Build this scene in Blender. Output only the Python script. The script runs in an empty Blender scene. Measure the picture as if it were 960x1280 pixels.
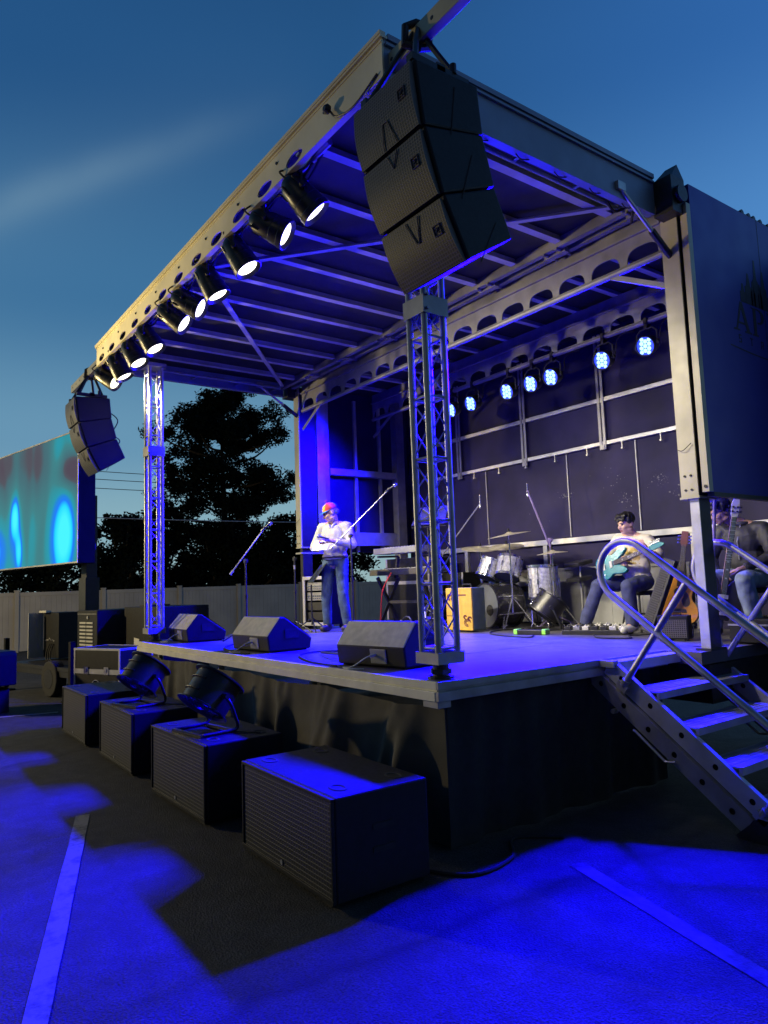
import bpy, bmesh, math, random
from mathutils import Vector, Matrix, Euler, noise
R = math.radians
S = bpy.context.scene
COL = S.collection
random.seed(7)

# ------------------------------------------------------------------ materials
MATS = {}
def mat(name, col, rough=.5, metal=0., var=.15, scale=8., bump=0., bscale=60., spec=.5, coat=0., sheen=0.):
    m = bpy.data.materials.new(name); m.use_nodes = True
    nt = m.node_tree; b = nt.nodes['Principled BSDF']; L = nt.links
    tc = nt.nodes.new('ShaderNodeTexCoord')
    n = nt.nodes.new('ShaderNodeTexNoise'); n.inputs['Scale'].default_value = scale; n.inputs['Detail'].default_value = 5
    L.new(tc.outputs['Object'], n.inputs['Vector'])
    cr = nt.nodes.new('ShaderNodeValToRGB')
    lo = [max(0, c*(1-var)) for c in col]; hi = [min(1, c*(1+var)) for c in col]
    cr.color_ramp.elements[0].position = .3; cr.color_ramp.elements[1].position = .7
    cr.color_ramp.elements[0].color = (*lo, 1); cr.color_ramp.elements[1].color = (*hi, 1)
    L.new(n.outputs['Fac'], cr.inputs['Fac']); L.new(cr.outputs['Color'], b.inputs['Base Color'])
    mr = nt.nodes.new('ShaderNodeMapRange')
    mr.inputs['To Min'].default_value = max(.03, rough-.1); mr.inputs['To Max'].default_value = min(1, rough+.12)
    n2 = nt.nodes.new('ShaderNodeTexNoise'); n2.inputs['Scale'].default_value = scale*2.7; n2.inputs['Detail'].default_value = 4
    L.new(tc.outputs['Object'], n2.inputs['Vector'])
    L.new(n2.outputs['Fac'], mr.inputs['Value']); L.new(mr.outputs['Result'], b.inputs['Roughness'])
    b.inputs['Metallic'].default_value = metal
    b.inputs['Specular IOR Level'].default_value = spec
    b.inputs['Coat Weight'].default_value = coat
    if sheen: b.inputs['Sheen Weight'].default_value = sheen
    if bump:
        n3 = nt.nodes.new('ShaderNodeTexNoise'); n3.inputs['Scale'].default_value = bscale; n3.inputs['Detail'].default_value = 3
        L.new(tc.outputs['Object'], n3.inputs['Vector'])
        bp = nt.nodes.new('ShaderNodeBump'); bp.inputs['Strength'].default_value = bump; bp.inputs['Distance'].default_value = .01
        L.new(n3.outputs['Fac'], bp.inputs['Height']); L.new(bp.outputs['Normal'], b.inputs['Normal'])
    MATS[name] = m
    return m
def emis(name, col, strength):
    m = bpy.data.materials.new(name); m.use_nodes = True
    b = m.node_tree.nodes['Principled BSDF']
    b.inputs['Base Color'].default_value = (.02, .02, .02, 1)
    b.inputs['Emission Color'].default_value = (*col, 1); b.inputs['Emission Strength'].default_value = strength
    MATS[name] = m
    return m

M_alu = mat('aluminium', (.50, .50, .51), .42, .55, .18, 6, .08, 90)
M_alu_dark = mat('weathered_aluminium', (.30, .30, .31), .5, .5, .25, 5, .1, 70)
M_steel = mat('galvanised_tube', (.46, .45, .42), .38, .65, .2, 9, .06, 60)
M_tubedark = mat('unlit_truss_tube', (.36, .36, .37), .35, .6, .2, 9, .06, 60)  # darker copy for the near tower, its unlit look put into the colour
M_arch = mat('dull_arch_beam', (.25, .25, .27), .5, .3, .2, 6, .08, 90)
M_chrome = mat('chrome', (.75, .75, .77), .14, .95, .08, 9)
M_post = mat('cream_painted_steel', (.46, .43, .29), .42, .1, .14, 4, .08, 30)
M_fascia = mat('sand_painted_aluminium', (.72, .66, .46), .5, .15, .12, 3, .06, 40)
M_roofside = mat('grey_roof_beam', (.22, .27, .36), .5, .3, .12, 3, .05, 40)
M_black = mat('black_powder_coat', (.016, .016, .018), .45, .0, .3, 12, .12, 220)
M_blackgloss = mat('black_satin', (.02, .02, .022), .32, .0, .3, 10, .05, 90)
M_cab = mat('black_textured_cabinet', (.0075, .0075, .008), .55, .0, .25, 14, .25, 260, spec=.3)
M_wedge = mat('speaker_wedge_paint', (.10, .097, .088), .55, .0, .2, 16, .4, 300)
M_edge = mat('pale_deck_edge', (.84, .79, .62), .5, .0, .12, 5, .06, 40)
M_blackdeep = mat('matt_black_housing', (.005, .005, .006), .7, 0, .3, 6, .05, 60, spec=.2)
M_wedgelit = mat('lit_wedge_top', (.62, .59, .46), .6, 0, .15, 16, .4, 300)  # monitor tops paler than the cabinet: lamp light from above put into the colour
M_rubber = mat('rubber', (.014, .014, .014), .8, 0, .3, 10, .1, 80)
M_ceil = mat('roof_skin', (.018, .018, .022), .6, .1, .3, 2.5, .1, 20)
M_wall = mat('dark_wall_skin', (.020, .017, .055), .6, .0, .35, 1.6, .12, 14, spec=.2)
M_wallwhite = mat('scuffed_white_board', (.27, .27, .26), .6, 0, .3, 3, .1, 20)
M_fabric = mat('black_skirt_fabric', (.045, .042, .036), .8, 0, .25, 6, .25, 160, sheen=.2)
M_panel = mat('navy_trailer_panel', (.013, .016, .36), .45, .1, .08, 1.5, .04, 8)
M_logo = mat('navy_print', (.003, .003, .03), .5, 0, .1, 5)
M_fence = mat('vinyl_fence', (.34, .325, .31), .55, 0, .12, 1.3, .05, 10)
M_bark = mat('bark', (.035, .026, .02), .9, 0, .4, 7, .5, 24)
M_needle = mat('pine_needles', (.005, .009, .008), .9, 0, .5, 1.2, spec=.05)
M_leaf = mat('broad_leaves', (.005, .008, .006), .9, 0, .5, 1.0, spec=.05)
M_wood = mat('pale_wood', (.30, .22, .13), .6, 0, .25, 12)
M_skin = mat('skin', (.62, .38, .27), .5, 0, .08, 14, .05, 120)
M_skin2 = mat('tan_skin', (.40, .23, .15), .5, 0, .08, 14, .05, 120)
M_lip = mat('lips', (.30, .10, .08), .5, 0, .1, 20)
M_eye = mat('eyes', (.02, .016, .014), .3, 0, .1, 20)
M_hair = mat('black_hair', (.010, .009, .009), .45, 0, .4, 40, .5, 90)
M_hairgrey = mat('grey_hair', (.18, .17, .16), .6, 0, .4, 40, .5, 90)
M_shirt = mat('white_shirt_cloth', (.56, .54, .47), .8, 0, .06, 9, .2, 60)
M_tee = mat('cream_tee_cloth', (.68, .63, .52), .85, 0, .06, 9, .2, 60)
M_print = mat('yellow_shirt_print', (.60, .44, .12), .8, 0, .4, 22)
M_jean = mat('blue_denim', (.06, .10, .15), .85, 0, .35, 12, .3, 160)
M_jeanl = mat('pale_denim', (.20, .25, .32), .85, 0, .3, 12, .3, 160)
M_navytr = mat('navy_trousers', (.05, .06, .13), .85, 0, .25, 12, .3, 160)
M_jacket = mat('dark_quilted_jacket', (.035, .035, .04), .6, 0, .3, 9, .3, 40)
M_shoe = mat('white_trainer', (.55, .55, .52), .6, 0, .15, 20)
M_bootd = mat('dark_shoe', (.04, .035, .035), .5, 0, .25, 20)
M_red = mat('cap_red', (.55, .03, .03), .7, 0, .1, 20)
M_yel = mat('cap_yellow', (.70, .36, .03), .7, 0, .1, 20)
M_blu = mat('cap_blue', (.03, .16, .45), .7, 0, .1, 20)
M_paper = mat('paper', (.78, .76, .70), .8, 0, .05, 8)
M_teal = mat('teal_guitar_finish', (.003, .15, .19), .2, .1, .35, 3, coat=.6)
M_sunburst = mat('amber_spruce_top', (.62, .27, .035), .25, 0, .3, 3, coat=.6)
M_mahog = mat('dark_mahogany', (.13, .04, .03), .35, 0, .3, 5, coat=.3)
M_fret = mat('rosewood_board', (.05, .03, .022), .5, 0, .3, 20)
M_maple = mat('maple_neck', (.50, .34, .17), .4, 0, .15, 8)
M_ivory = mat('ivory_plastic', (.56, .55, .50), .4, 0, .05, 8)
M_amp = mat('yellow_amp_tolex', (.66, .40, .06), .7, 0, .12, 14, .2, 120)
M_green = mat('dark_green_vinyl', (.07, .10, .075), .6, 0, .2, 10, .2, 90)
M_lime = mat('lime_plastic', (.30, .80, .12), .5, 0, .1, 12)
M_drumclear = mat('silver_sparkle_shell', (.72, .72, .76), .2, .4, .45, 26, .1, 90, coat=.5)
M_drumblack = mat('black_lacquer_shell', (.03, .03, .035), .2, .1, .3, 10, coat=.5)
M_drumhead = mat('drum_head', (.10, .11, .13), .5, 0, .2, 5)
M_drumwhite = mat('white_drum_head', (.70, .70, .70), .5, 0, .1, 5)
M_brass = mat('cymbal_bronze', (.75, .68, .52), .3, .45, .2, 14)
M_keys = mat('keyboard_plastic', (.30, .30, .22), .45, 0, .15, 10)
M_redc = mat('red_cable', (.60, .03, .02), .5, 0, .1, 10)
M_whitec = mat('white_cable', (.60, .60, .58), .5, 0, .1, 10)
M_bristle = mat('broom_bristle', (.58, .58, .55), .8, 0, .2, 30, .4, 120)
M_purple = mat('violet_tube', (.26, .20, .42), .35, .2, .1, 10)
M_lens = emis('lit_lamp_lens', (1., .93, .66), 4.)
M_rafter = mat('bright_roof_rib', (.50, .50, .54), .5, .1, .15, 6, .06, 60)
M_led = emis('lit_blue_led', (.16, .30, 1.), 5.)
M_ledglow = emis('blue_lit_front_glass', (.02, .05, 1.), 2.4)
def worn(name, paint, ground, lo, hi, scale):
    m = mat(name, paint, .8, 0, .2, scale, .35, 90); nt = m.node_tree
    for n in nt.nodes:
        if n.type == 'VALTORGB':
            n.color_ramp.elements[0].color = (*ground, 1); n.color_ramp.elements[1].color = (*paint, 1)
            n.color_ramp.elements[0].position = lo; n.color_ramp.elements[1].position = hi
        if n.type == 'TEX_NOISE' and abs(n.inputs['Scale'].default_value-scale) < .01: n.inputs['Detail'].default_value = 12; n.inputs['Roughness'].default_value = .72
    return m
M_white_paint = worn('line_paint', (.25, .24, .22), (.034, .034, .033), .36, .54, 5)

M_worn_paint = worn('worn_line_paint', (.15, .12, .10), (.030, .030, .029), .40, .62, 6)
M_scuff = mat('scuffed_paint', (.12, .12, .13), .7, 0, .3, 10)
def grille_mat(name, pitch, col=(.06, .058, .05), hole=(.004, .004, .004)):
    m = bpy.data.materials.new(name); m.use_nodes = True
    nt = m.node_tree; b = nt.nodes['Principled BSDF']; L = nt.links
    tc = nt.nodes.new('ShaderNodeTexCoord'); mp = nt.nodes.new('ShaderNodeMapping')
    mp.inputs['Rotation'].default_value = (R(90), 0, 0)
    L.new(tc.outputs['Object'], mp.inputs['Vector'])
    br = nt.nodes.new('ShaderNodeTexBrick')
    br.offset = 0.; br.squash = 1.
    br.inputs['Scale'].default_value = 1.
    br.inputs['Brick Width'].default_value = pitch*1.1; br.inputs['Row Height'].default_value = pitch
    br.inputs['Mortar Size'].default_value = pitch*.2; br.inputs['Mortar Smooth'].default_value = .4
    br.inputs['Color1'].default_value = (*hole, 1); br.inputs['Color2'].default_value = (*[h*2 for h in hole], 1)
    br.inputs['Mortar'].default_value = (*col, 1)
    L.new(mp.outputs['Vector'], br.inputs['Vector'])
    L.new(br.outputs['Color'], b.inputs['Base Color'])
    bp = nt.nodes.new('ShaderNodeBump'); bp.inputs['Strength'].default_value = .6; bp.inputs['Distance'].default_value = .004
    L.new(br.outputs['Fac'], bp.inputs['Height']); L.new(bp.outputs['Normal'], b.inputs['Normal'])
    b.inputs['Roughness'].default_value = .5
    return m
M_grille = grille_mat('perforated_sub_grille', .026, (.050, .047, .040))
M_grille_fine = grille_mat('fine_speaker_grille', .018, (.105, .095, .085))

def asphalt():
    m = bpy.data.materials.new('asphalt'); m.use_nodes = True
    nt = m.node_tree; b = nt.nodes['Principled BSDF']; L = nt.links
    tc = nt.nodes.new('ShaderNodeTexCoord')
    def nz(sc, det=6):
        n = nt.nodes.new('ShaderNodeTexNoise'); n.inputs['Scale'].default_value = sc; n.inputs['Detail'].default_value = det
        L.new(tc.outputs['Object'], n.inputs['Vector']); return n
    big = nz(.5); mid = nz(7, 8); fine = nz(95, 5)
    r1 = nt.nodes.new('ShaderNodeValToRGB')
    r1.color_ramp.elements[0].position = .32; r1.color_ramp.elements[0].color = (.020, .020, .020, 1)
    r1.color_ramp.elements[1].position = .70; r1.color_ramp.elements[1].color = (.034, .034, .034, 1)
    L.new(big.outputs['Fac'], r1.inputs['Fac'])
    r2 = nt.nodes.new('ShaderNodeValToRGB')
    r2.color_ramp.elements[0].position = .35; r2.color_ramp.elements[0].color = (.62, .62, .62, 1)
    r2.color_ramp.elements[1].position = .65; r2.color_ramp.elements[1].color = (1.2, 1.2, 1.2, 1)
    L.new(mid.outputs['Fac'], r2.inputs['Fac'])
    r3 = nt.nodes.new('ShaderNodeValToRGB')
    r3.color_ramp.elements[0].position = .3; r3.color_ramp.elements[0].color = (.18, .18, .18, 1)
    r3.color_ramp.elements[1].position = .72; r3.color_ramp.elements[1].color = (2.1, 2.1, 2.1, 1)
    L.new(fine.outputs['Fac'], r3.inputs['Fac'])
    def mul(a, c):
        x = nt.nodes.new('ShaderNodeMix'); x.data_type = 'RGBA'; x.blend_type = 'MULTIPLY'; x.inputs['Factor'].default_value = 1
        L.new(a, x.inputs[6]); L.new(c, x.inputs[7]); return x.outputs[2]
    col = mul(mul(r1.outputs['Color'], r2.outputs['Color']), r3.outputs['Color'])
    # cracks
    wn = nz(1.6, 4); mx = nt.nodes.new('ShaderNodeMix'); mx.data_type = 'RGBA'; mx.inputs['Factor'].default_value = .35
    L.new(tc.outputs['Object'], mx.inputs[6]); L.new(wn.outputs['Color'], mx.inputs[7])
    vo = nt.nodes.new('ShaderNodeTexVoronoi'); vo.feature = 'DISTANCE_TO_EDGE'; vo.inputs['Scale'].default_value = .27
    L.new(mx.outputs[2], vo.inputs['Vector'])
    cr = nt.nodes.new('ShaderNodeValToRGB')
    cr.color_ramp.elements[0].position = .0; cr.color_ramp.elements[0].color = (.25, .25, .25, 1)
    cr.color_ramp.elements[1].position = .012; cr.color_ramp.elements[1].color = (1, 1, 1, 1)
    L.new(vo.outputs['Distance'], cr.inputs['Fac'])
    col = mul(col, cr.outputs['Color'])
    L.new(col, b.inputs['Base Color'])
    b.inputs['Roughness'].default_value = .8
    ad = nt.nodes.new('ShaderNodeMath'); ad.operation = 'ADD'
    L.new(fine.outputs['Fac'], ad.inputs[0]); L.new(mid.outputs['Fac'], ad.inputs[1])
    bp = nt.nodes.new('ShaderNodeBump'); bp.inputs['Strength'].default_value = .9; bp.inputs['Distance'].default_value = .02
    L.new(ad.outputs[0], bp.inputs['Height']); L.new(bp.outputs['Normal'], b.inputs['Normal'])
    return m
M_asphalt = asphalt()

def deck_mat():
    m = mat('stage_deck', (.10, .093, .112), .42, 0, .28, 3, .15, 40)
    return m
M_deck = deck_mat()

def led_mat():
    """moving-flame graphic shown on the video wall (u along the screen 0..1, v up)"""
    m = bpy.data.materials.new('video_wall_picture'); m.use_nodes = True
    nt = m.node_tree; b = nt.nodes['Principled BSDF']; L = nt.links
    tc = nt.nodes.new('ShaderNodeTexCoord')
    mp = nt.nodes.new('ShaderNodeMapping'); mp.inputs['Scale'].default_value = (1.15, 1.15, .30); mp.inputs['Location'].default_value = (3.1, 0, .15)
    L.new(tc.outputs['Object'], mp.inputs['Vector'])
    n = nt.nodes.new('ShaderNodeTexNoise'); n.inputs['Scale'].default_value = 1.5; n.inputs['Detail'].default_value = .6; n.inputs['Distortion'].default_value = .5
    L.new(mp.outputs['Vector'], n.inputs['Vector'])
    sep = nt.nodes.new('ShaderNodeSeparateXYZ'); L.new(tc.outputs['Object'], sep.inputs[0])
    def math_(op, a, c):
        x = nt.nodes.new('ShaderNodeMath'); x.operation = op
        for i, s in enumerate((a, c)):
            if hasattr(s, 'links'): L.new(s, x.inputs[i])
            else: x.inputs[i].default_value = s
        return x.outputs[0]
    zz = math_('MULTIPLY', sep.outputs['Z'], -.05)
    f = math_('ADD', math_('ADD', math_('MULTIPLY', n.outputs['Fac'], .42), .18), zz)
    def blob(cx, cz, rx, rz, amp):
        dx = math_('DIVIDE', math_('SUBTRACT', sep.outputs['X'], cx), rx)
        dz = math_('DIVIDE', math_('SUBTRACT', sep.outputs['Z'], cz), rz)
        d = math_('ADD', math_('MULTIPLY', dx, dx), math_('MULTIPLY', dz, dz))
        e = math_('POWER', 2.718, math_('MULTIPLY', d, -1.))
        return math_('MULTIPLY', e, amp)
    for a in ((-.42, -.60, .36, .66, .52), (-.80, -.75, .55, .80, .22), (-2.60, -.16, .22, .40, .50), (-2.52, -.30, .45, .75, .16), (-2.38, -.82, .17, .40, .42), (-3.35, -.75, .45, .60, .28), (-.30, 1.05, .75, .34, .22), (-1.75, .70, .48, .70, -.24), (-.22, .45, .55, .30, -.30), (-3.1, .85, .7, .45, -.12)):
        f = math_('ADD', f, blob(*a))
    cr = nt.nodes.new('ShaderNodeValToRGB'); e = cr.color_ramp
    e.elements[0].position = .14; e.elements[0].color = (.065, .052, .080, 1)
    e.elements[1].position = 1.0; e.elements[1].color = (.05, .80, .95, 1)
    for p, c in ((.22, (.065, .070, .095)), (.27, (.045, .12, .15)), (.47, (.035, .19, .215)), (.52, (.02, .24, .29)), (.60, (.012, .27, .36)), (.66, (.006, .20, .62)), (.74, (.004, .17, .85)), (.84, (.008, .62, .95))):
        x = e.elements.new(p); x.color = (*c, 1)
    L.new(f, cr.inputs['Fac'])
    L.new(cr.outputs['Color'], b.inputs['Emission Color']); b.inputs['Emission Strength'].default_value = 1.15
    b.inputs['Base Color'].default_value = (.01, .01, .01, 1); b.inputs['Roughness'].default_value = .9; b.inputs['Specular IOR Level'].default_value = .05
    return m
M_video = led_mat()

# ------------------------------------------------------------------ mesh helpers
class MB:
    def __init__(s): s.v = []; s.f = []; s.mi = []
    def add(s, vs, fs, mi=0):
        o = len(s.v); s.v += [tuple(v) for v in vs]
        for f in fs: s.f.append(tuple(i+o for i in f)); s.mi.append(mi)
        return s
    def bx(s, x0, x1, y0, y1, z0, z1, mi=0):
        vs = [(x, y, z) for z in (z0, z1) for y in (y0, y1) for x in (x0, x1)]
        return s.add(vs, [(0, 2, 3, 1), (4, 5, 7, 6), (0, 1, 5, 4), (2, 6, 7, 3), (0, 4, 6, 2), (1, 3, 7, 5)], mi)
    def box(s, c, size, rot=None, mi=0):
        q = rot.to_matrix() if isinstance(rot, Euler) else (rot or Matrix.Identity(3))
        h = [d/2 for d in size]; c = Vector(c)
        vs = [c + q @ Vector((x*h[0], y*h[1], z*h[2])) for z in (-1, 1) for y in (-1, 1) for x in (-1, 1)]
        return s.add(vs, [(0, 2, 3, 1), (4, 5, 7, 6), (0, 1, 5, 4), (2, 6, 7, 3), (0, 4, 6, 2), (1, 3, 7, 5)], mi)
    def bar(s, a, b, w, h, up=(0, 0, 1), mi=0):
        a = Vector(a); b = Vector(b); d = b-a; l = d.length; d = d/l
        u = Vector(up); x = d.cross(u)
        if x.length < 1e-4: u = Vector((0, 1, 0)); x = d.cross(u)
        x.normalize(); z = x.cross(d)
        q = Matrix((x, d, z)).transposed()
        return s.box((a+b)/2, (w, l, h), q, mi)
    def tube(s, pts, r, n=8, closed=False, mi=0):
        pts = [Vector(p) for p in pts]; m = len(pts)
        rs = r if isinstance(r, (list, tuple)) else [r]*m
        o = []; prev = None; vs = []
        for i, p in enumerate(pts):
            if closed: t = pts[(i+1) % m]-pts[i-1]
            else: t = pts[min(i+1, m-1)]-pts[max(i-1, 0)]
            t.normalize()
            if prev is None:
                a = Vector((0, 0, 1)) if abs(t.z) < .9 else Vector((1, 0, 0))
                u = t.cross(a).normalized()
            else:
                u = prev - t*prev.dot(t); u.normalize()
            prev = u; w = t.cross(u)
            for k in range(n):
                an = 2*math.pi*k/n
                vs.append(p + (u*math.cos(an)+w*math.sin(an))*rs[i])
        fs = []
        for i in range(m if closed else m-1):
            j = (i+1) % m
            for k in range(n):
                k2 = (k+1) % n
                fs.append((i*n+k, i*n+k2, j*n+k2, j*n+k))
        if not closed:
            fs.append(tuple(range(n-1, -1, -1))); fs.append(tuple((m-1)*n+k for k in range(n)))
        return s.add(vs, fs, mi)
    def cyl(s, a, b, r, r2=None, n=16, mi=0):
        return s.tube([a, b], [r, r if r2 is None else r2], n, mi=mi)
    def lathe(s, prof, mtx=None, n=24, mi=0, cap=True):
        mtx = mtx or Matrix.Identity(4); vs = []; fs = []
        for r, z in prof:
            for k in range(n):
                a = 2*math.pi*k/n; vs.append(mtx @ Vector((r*math.cos(a), r*math.sin(a), z)))
        m = len(prof)
        for i in range(m-1):
            for k in range(n):
                k2 = (k+1) % n; fs.append((i*n+k, i*n+k2, (i+1)*n+k2, (i+1)*n+k))
        if cap:
            if prof[0][0] > 1e-5: fs.append(tuple(range(n-1, -1, -1)))
            if prof[-1][0] > 1e-5: fs.append(tuple((m-1)*n+k for k in range(n)))
        return s.add(vs, fs, mi)
    def prism(s, poly, d0, d1, fn, mi=0):
        """poly: list of 2-D points, extruded between d0 and d1; fn(u, v, d) -> 3-D point"""
        n = len(poly)
        vs = [fn(u, v, d0) for u, v in poly]+[fn(u, v, d1) for u, v in poly]
        fs = [tuple(range(n-1, -1, -1)), tuple(range(n, 2*n))]
        for i in range(n):
            j = (i+1) % n; fs.append((i, j, n+j, n+i))
        return s.add(vs, fs, mi)
    def holed(s, u0, u1, v0, v1, holes, d0, d1, fn, mi=0):
        """plate in the u-v plane split into one cell per hole; hole = (centre_u, list of points)"""
        nseg = len(holes); cuts = [u0]
        for a, b in zip(holes[:-1], holes[1:]): cuts.append((a[0]+b[0])/2)
        cuts.append(u1)
        for i, (cu, cv, pts) in enumerate(holes):
            a, b = cuts[i], cuts[i+1]; n = len(pts); out = []
            for (pu, pv) in pts:
                du, dv = pu-cu, pv-cv; t = 1e9
                if du > 1e-9: t = min(t, (b-cu)/du)
                if du < -1e-9: t = min(t, (a-cu)/du)
                if dv > 1e-9: t = min(t, (v1-cv)/dv)
                if dv < -1e-9: t = min(t, (v0-cv)/dv)
                out.append((cu+du*t, cv+dv*t))
            # snap the points nearest to the corners
            for c in ((a, v0), (a, v1), (b, v0), (b, v1)):
                k = min(range(n), key=lambda q: (out[q][0]-c[0])**2+(out[q][1]-c[1])**2); out[k] = c
            vs = [fn(*p, d0) for p in pts]+[fn(*p, d0) for p in out]+[fn(*p, d1) for p in pts]+[fn(*p, d1) for p in out]
            fs = []
            for k in range(n):
                j = (k+1) % n
                fs += [(k, j, n+j, n+k), (2*n+k, 3*n+k, 3*n+j, 2*n+j), (k, 2*n+k, 2*n+j, j), (n+k, n+j, 3*n+j, 3*n+k)]
            s.add(vs, fs, mi)
        return s
    def xf(s, mtx):
        s.v = [tuple(mtx @ Vector(v)) for v in s.v]; return s
    def build(s, name, mats, parent=None, smooth=None, bevel=0., loc=None):
        me = bpy.data.meshes.new(name); me.from_pydata(s.v, [], s.f)
        if not isinstance(mats, (list, tuple)): mats = [mats]
        for m in mats: me.materials.append(m)
        for p, i in zip(me.polygons, s.mi): p.material_index = i
        bm = bmesh.new(); bm.from_mesh(me); bmesh.ops.recalc_face_normals(bm, faces=bm.faces); bm.to_mesh(me); bm.free()
        if smooth is not None:
            me.shade_smooth(); me.set_sharp_from_angle(angle=R(smooth))
        o = bpy.data.objects.new(name, me); COL.objects.link(o)
        if parent: o.parent = parent
        if loc: o.location = loc
        if bevel:
            b = o.modifiers.new('bevel', 'BEVEL'); b.width = bevel; b.segments = 2; b.limit_method = 'ANGLE'; b.angle_limit = R(40)
        return o

def tag(o, label, cat, group=None, kind=None):
    o['label'] = label; o['category'] = cat
    if group: o['group'] = group
    if kind: o['kind'] = kind
    return o
def thing(name, label, cat, loc=(0, 0, 0), rz=0, group=None, rot=None):
    o = bpy.data.objects.new(name, None); COL.objects.link(o)
    o.location = loc; o.rotation_euler = rot or (0, 0, rz)
    o.empty_display_size = .1
    return tag(o, label, cat, group)
def kids(o): return [c for c in bpy.data.objects if c.parent == o]
def dup(root, loc=None, rz=None, label=None):
    r = root.copy(); COL.objects.link(r)
    if loc: r.location = loc
    if rz is not None: r.rotation_euler = (0, 0, rz)
    if label: r['label'] = label
    for ch in kids(root):
        c = ch.copy(); COL.objects.link(c); c.parent = r
        for g in kids(ch):
            d = g.copy(); COL.objects.link(d); d.parent = c
    return r
def struct(o): o['kind'] = 'structure'; return o
def arc(c, r, a0, a1, n, fn):
    return [fn(c[0]+r*math.cos(a0+(a1-a0)*i/n), c[1]+r*math.sin(a0+(a1-a0)*i/n)) for i in range(n+1)]
def spline(pts, n=8):
    pts = [Vector(p) for p in pts]; out = []
    P = [pts[0]]+pts+[pts[-1]]
    for i in range(1, len(P)-2):
        for k in range(n):
            t = k/n; a, b, c, d = P[i-1:i+3]
            out.append(.5*((2*b)+(c-a)*t+(2*a-5*b+4*c-d)*t*t+(3*b-a-3*c+d)*t**3))
    out.append(pts[-1]); return out
def zrot(d):
    """matrix whose +Z axis points along d"""
    return Vector(d).to_track_quat('Z', 'Y').to_matrix().to_4x4()
def lamp(name, kind, loc, energy, col, aim=None, size=.05, cone=None, blend=.5, parent=None):
    l = bpy.data.lights.new(name, kind); l.energy = energy; l.color = col
    if kind in ('SPOT', 'POINT'): l.shadow_soft_size = size
    if cone: l.spot_size = R(cone); l.spot_blend = blend
    o = bpy.data.objects.new(name, l); COL.objects.link(o); o.location = loc
    if aim is not None: o.rotation_euler = (Vector(aim)-Vector(loc)).to_track_quat('-Z', 'Y').to_euler()
    return o
# ------------------------------------------------------------------ camera and sky
CAM = Vector((3.5405, -2.9709, .6266))
def make_camera():
    yaw, pitch, roll = R(36.2), R(5.87), R(-2.03)
    d = Vector((-math.cos(yaw)*math.cos(pitch), math.sin(yaw)*math.cos(pitch), math.sin(pitch)))
    r = d.cross(Vector((0, 0, 1))).normalized(); u = r.cross(d)
    r2 = math.cos(roll)*r+math.sin(roll)*u; u2 = -math.sin(roll)*r+math.cos(roll)*u
    c = bpy.data.cameras.new('camera'); o = bpy.data.objects.new('camera', c); COL.objects.link(o)
    m = Matrix((r2, u2, -d)).transposed().to_4x4(); m.translation = CAM; o.matrix_world = m
    c.sensor_fit = 'VERTICAL'; c.sensor_height = 36; c.lens = 36*890/1280; c.clip_start = .05; c.clip_end = 2000
    S.camera = o
make_camera()
S.view_settings.view_transform = 'Standard'; S.view_settings.look = 'None'; S.view_settings.exposure = 0; S.view_settings.gamma = 1
S.cycles.max_bounces = 6; S.cycles.diffuse_bounces = 3; S.cycles.glossy_bounces = 3
S.cycles.sample_clamp_indirect = 4; S.cycles.sample_clamp_direct = 0
S.cycles.caustics_reflective = False; S.cycles.caustics_refractive = False
S.cycles.use_denoising = True

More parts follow.
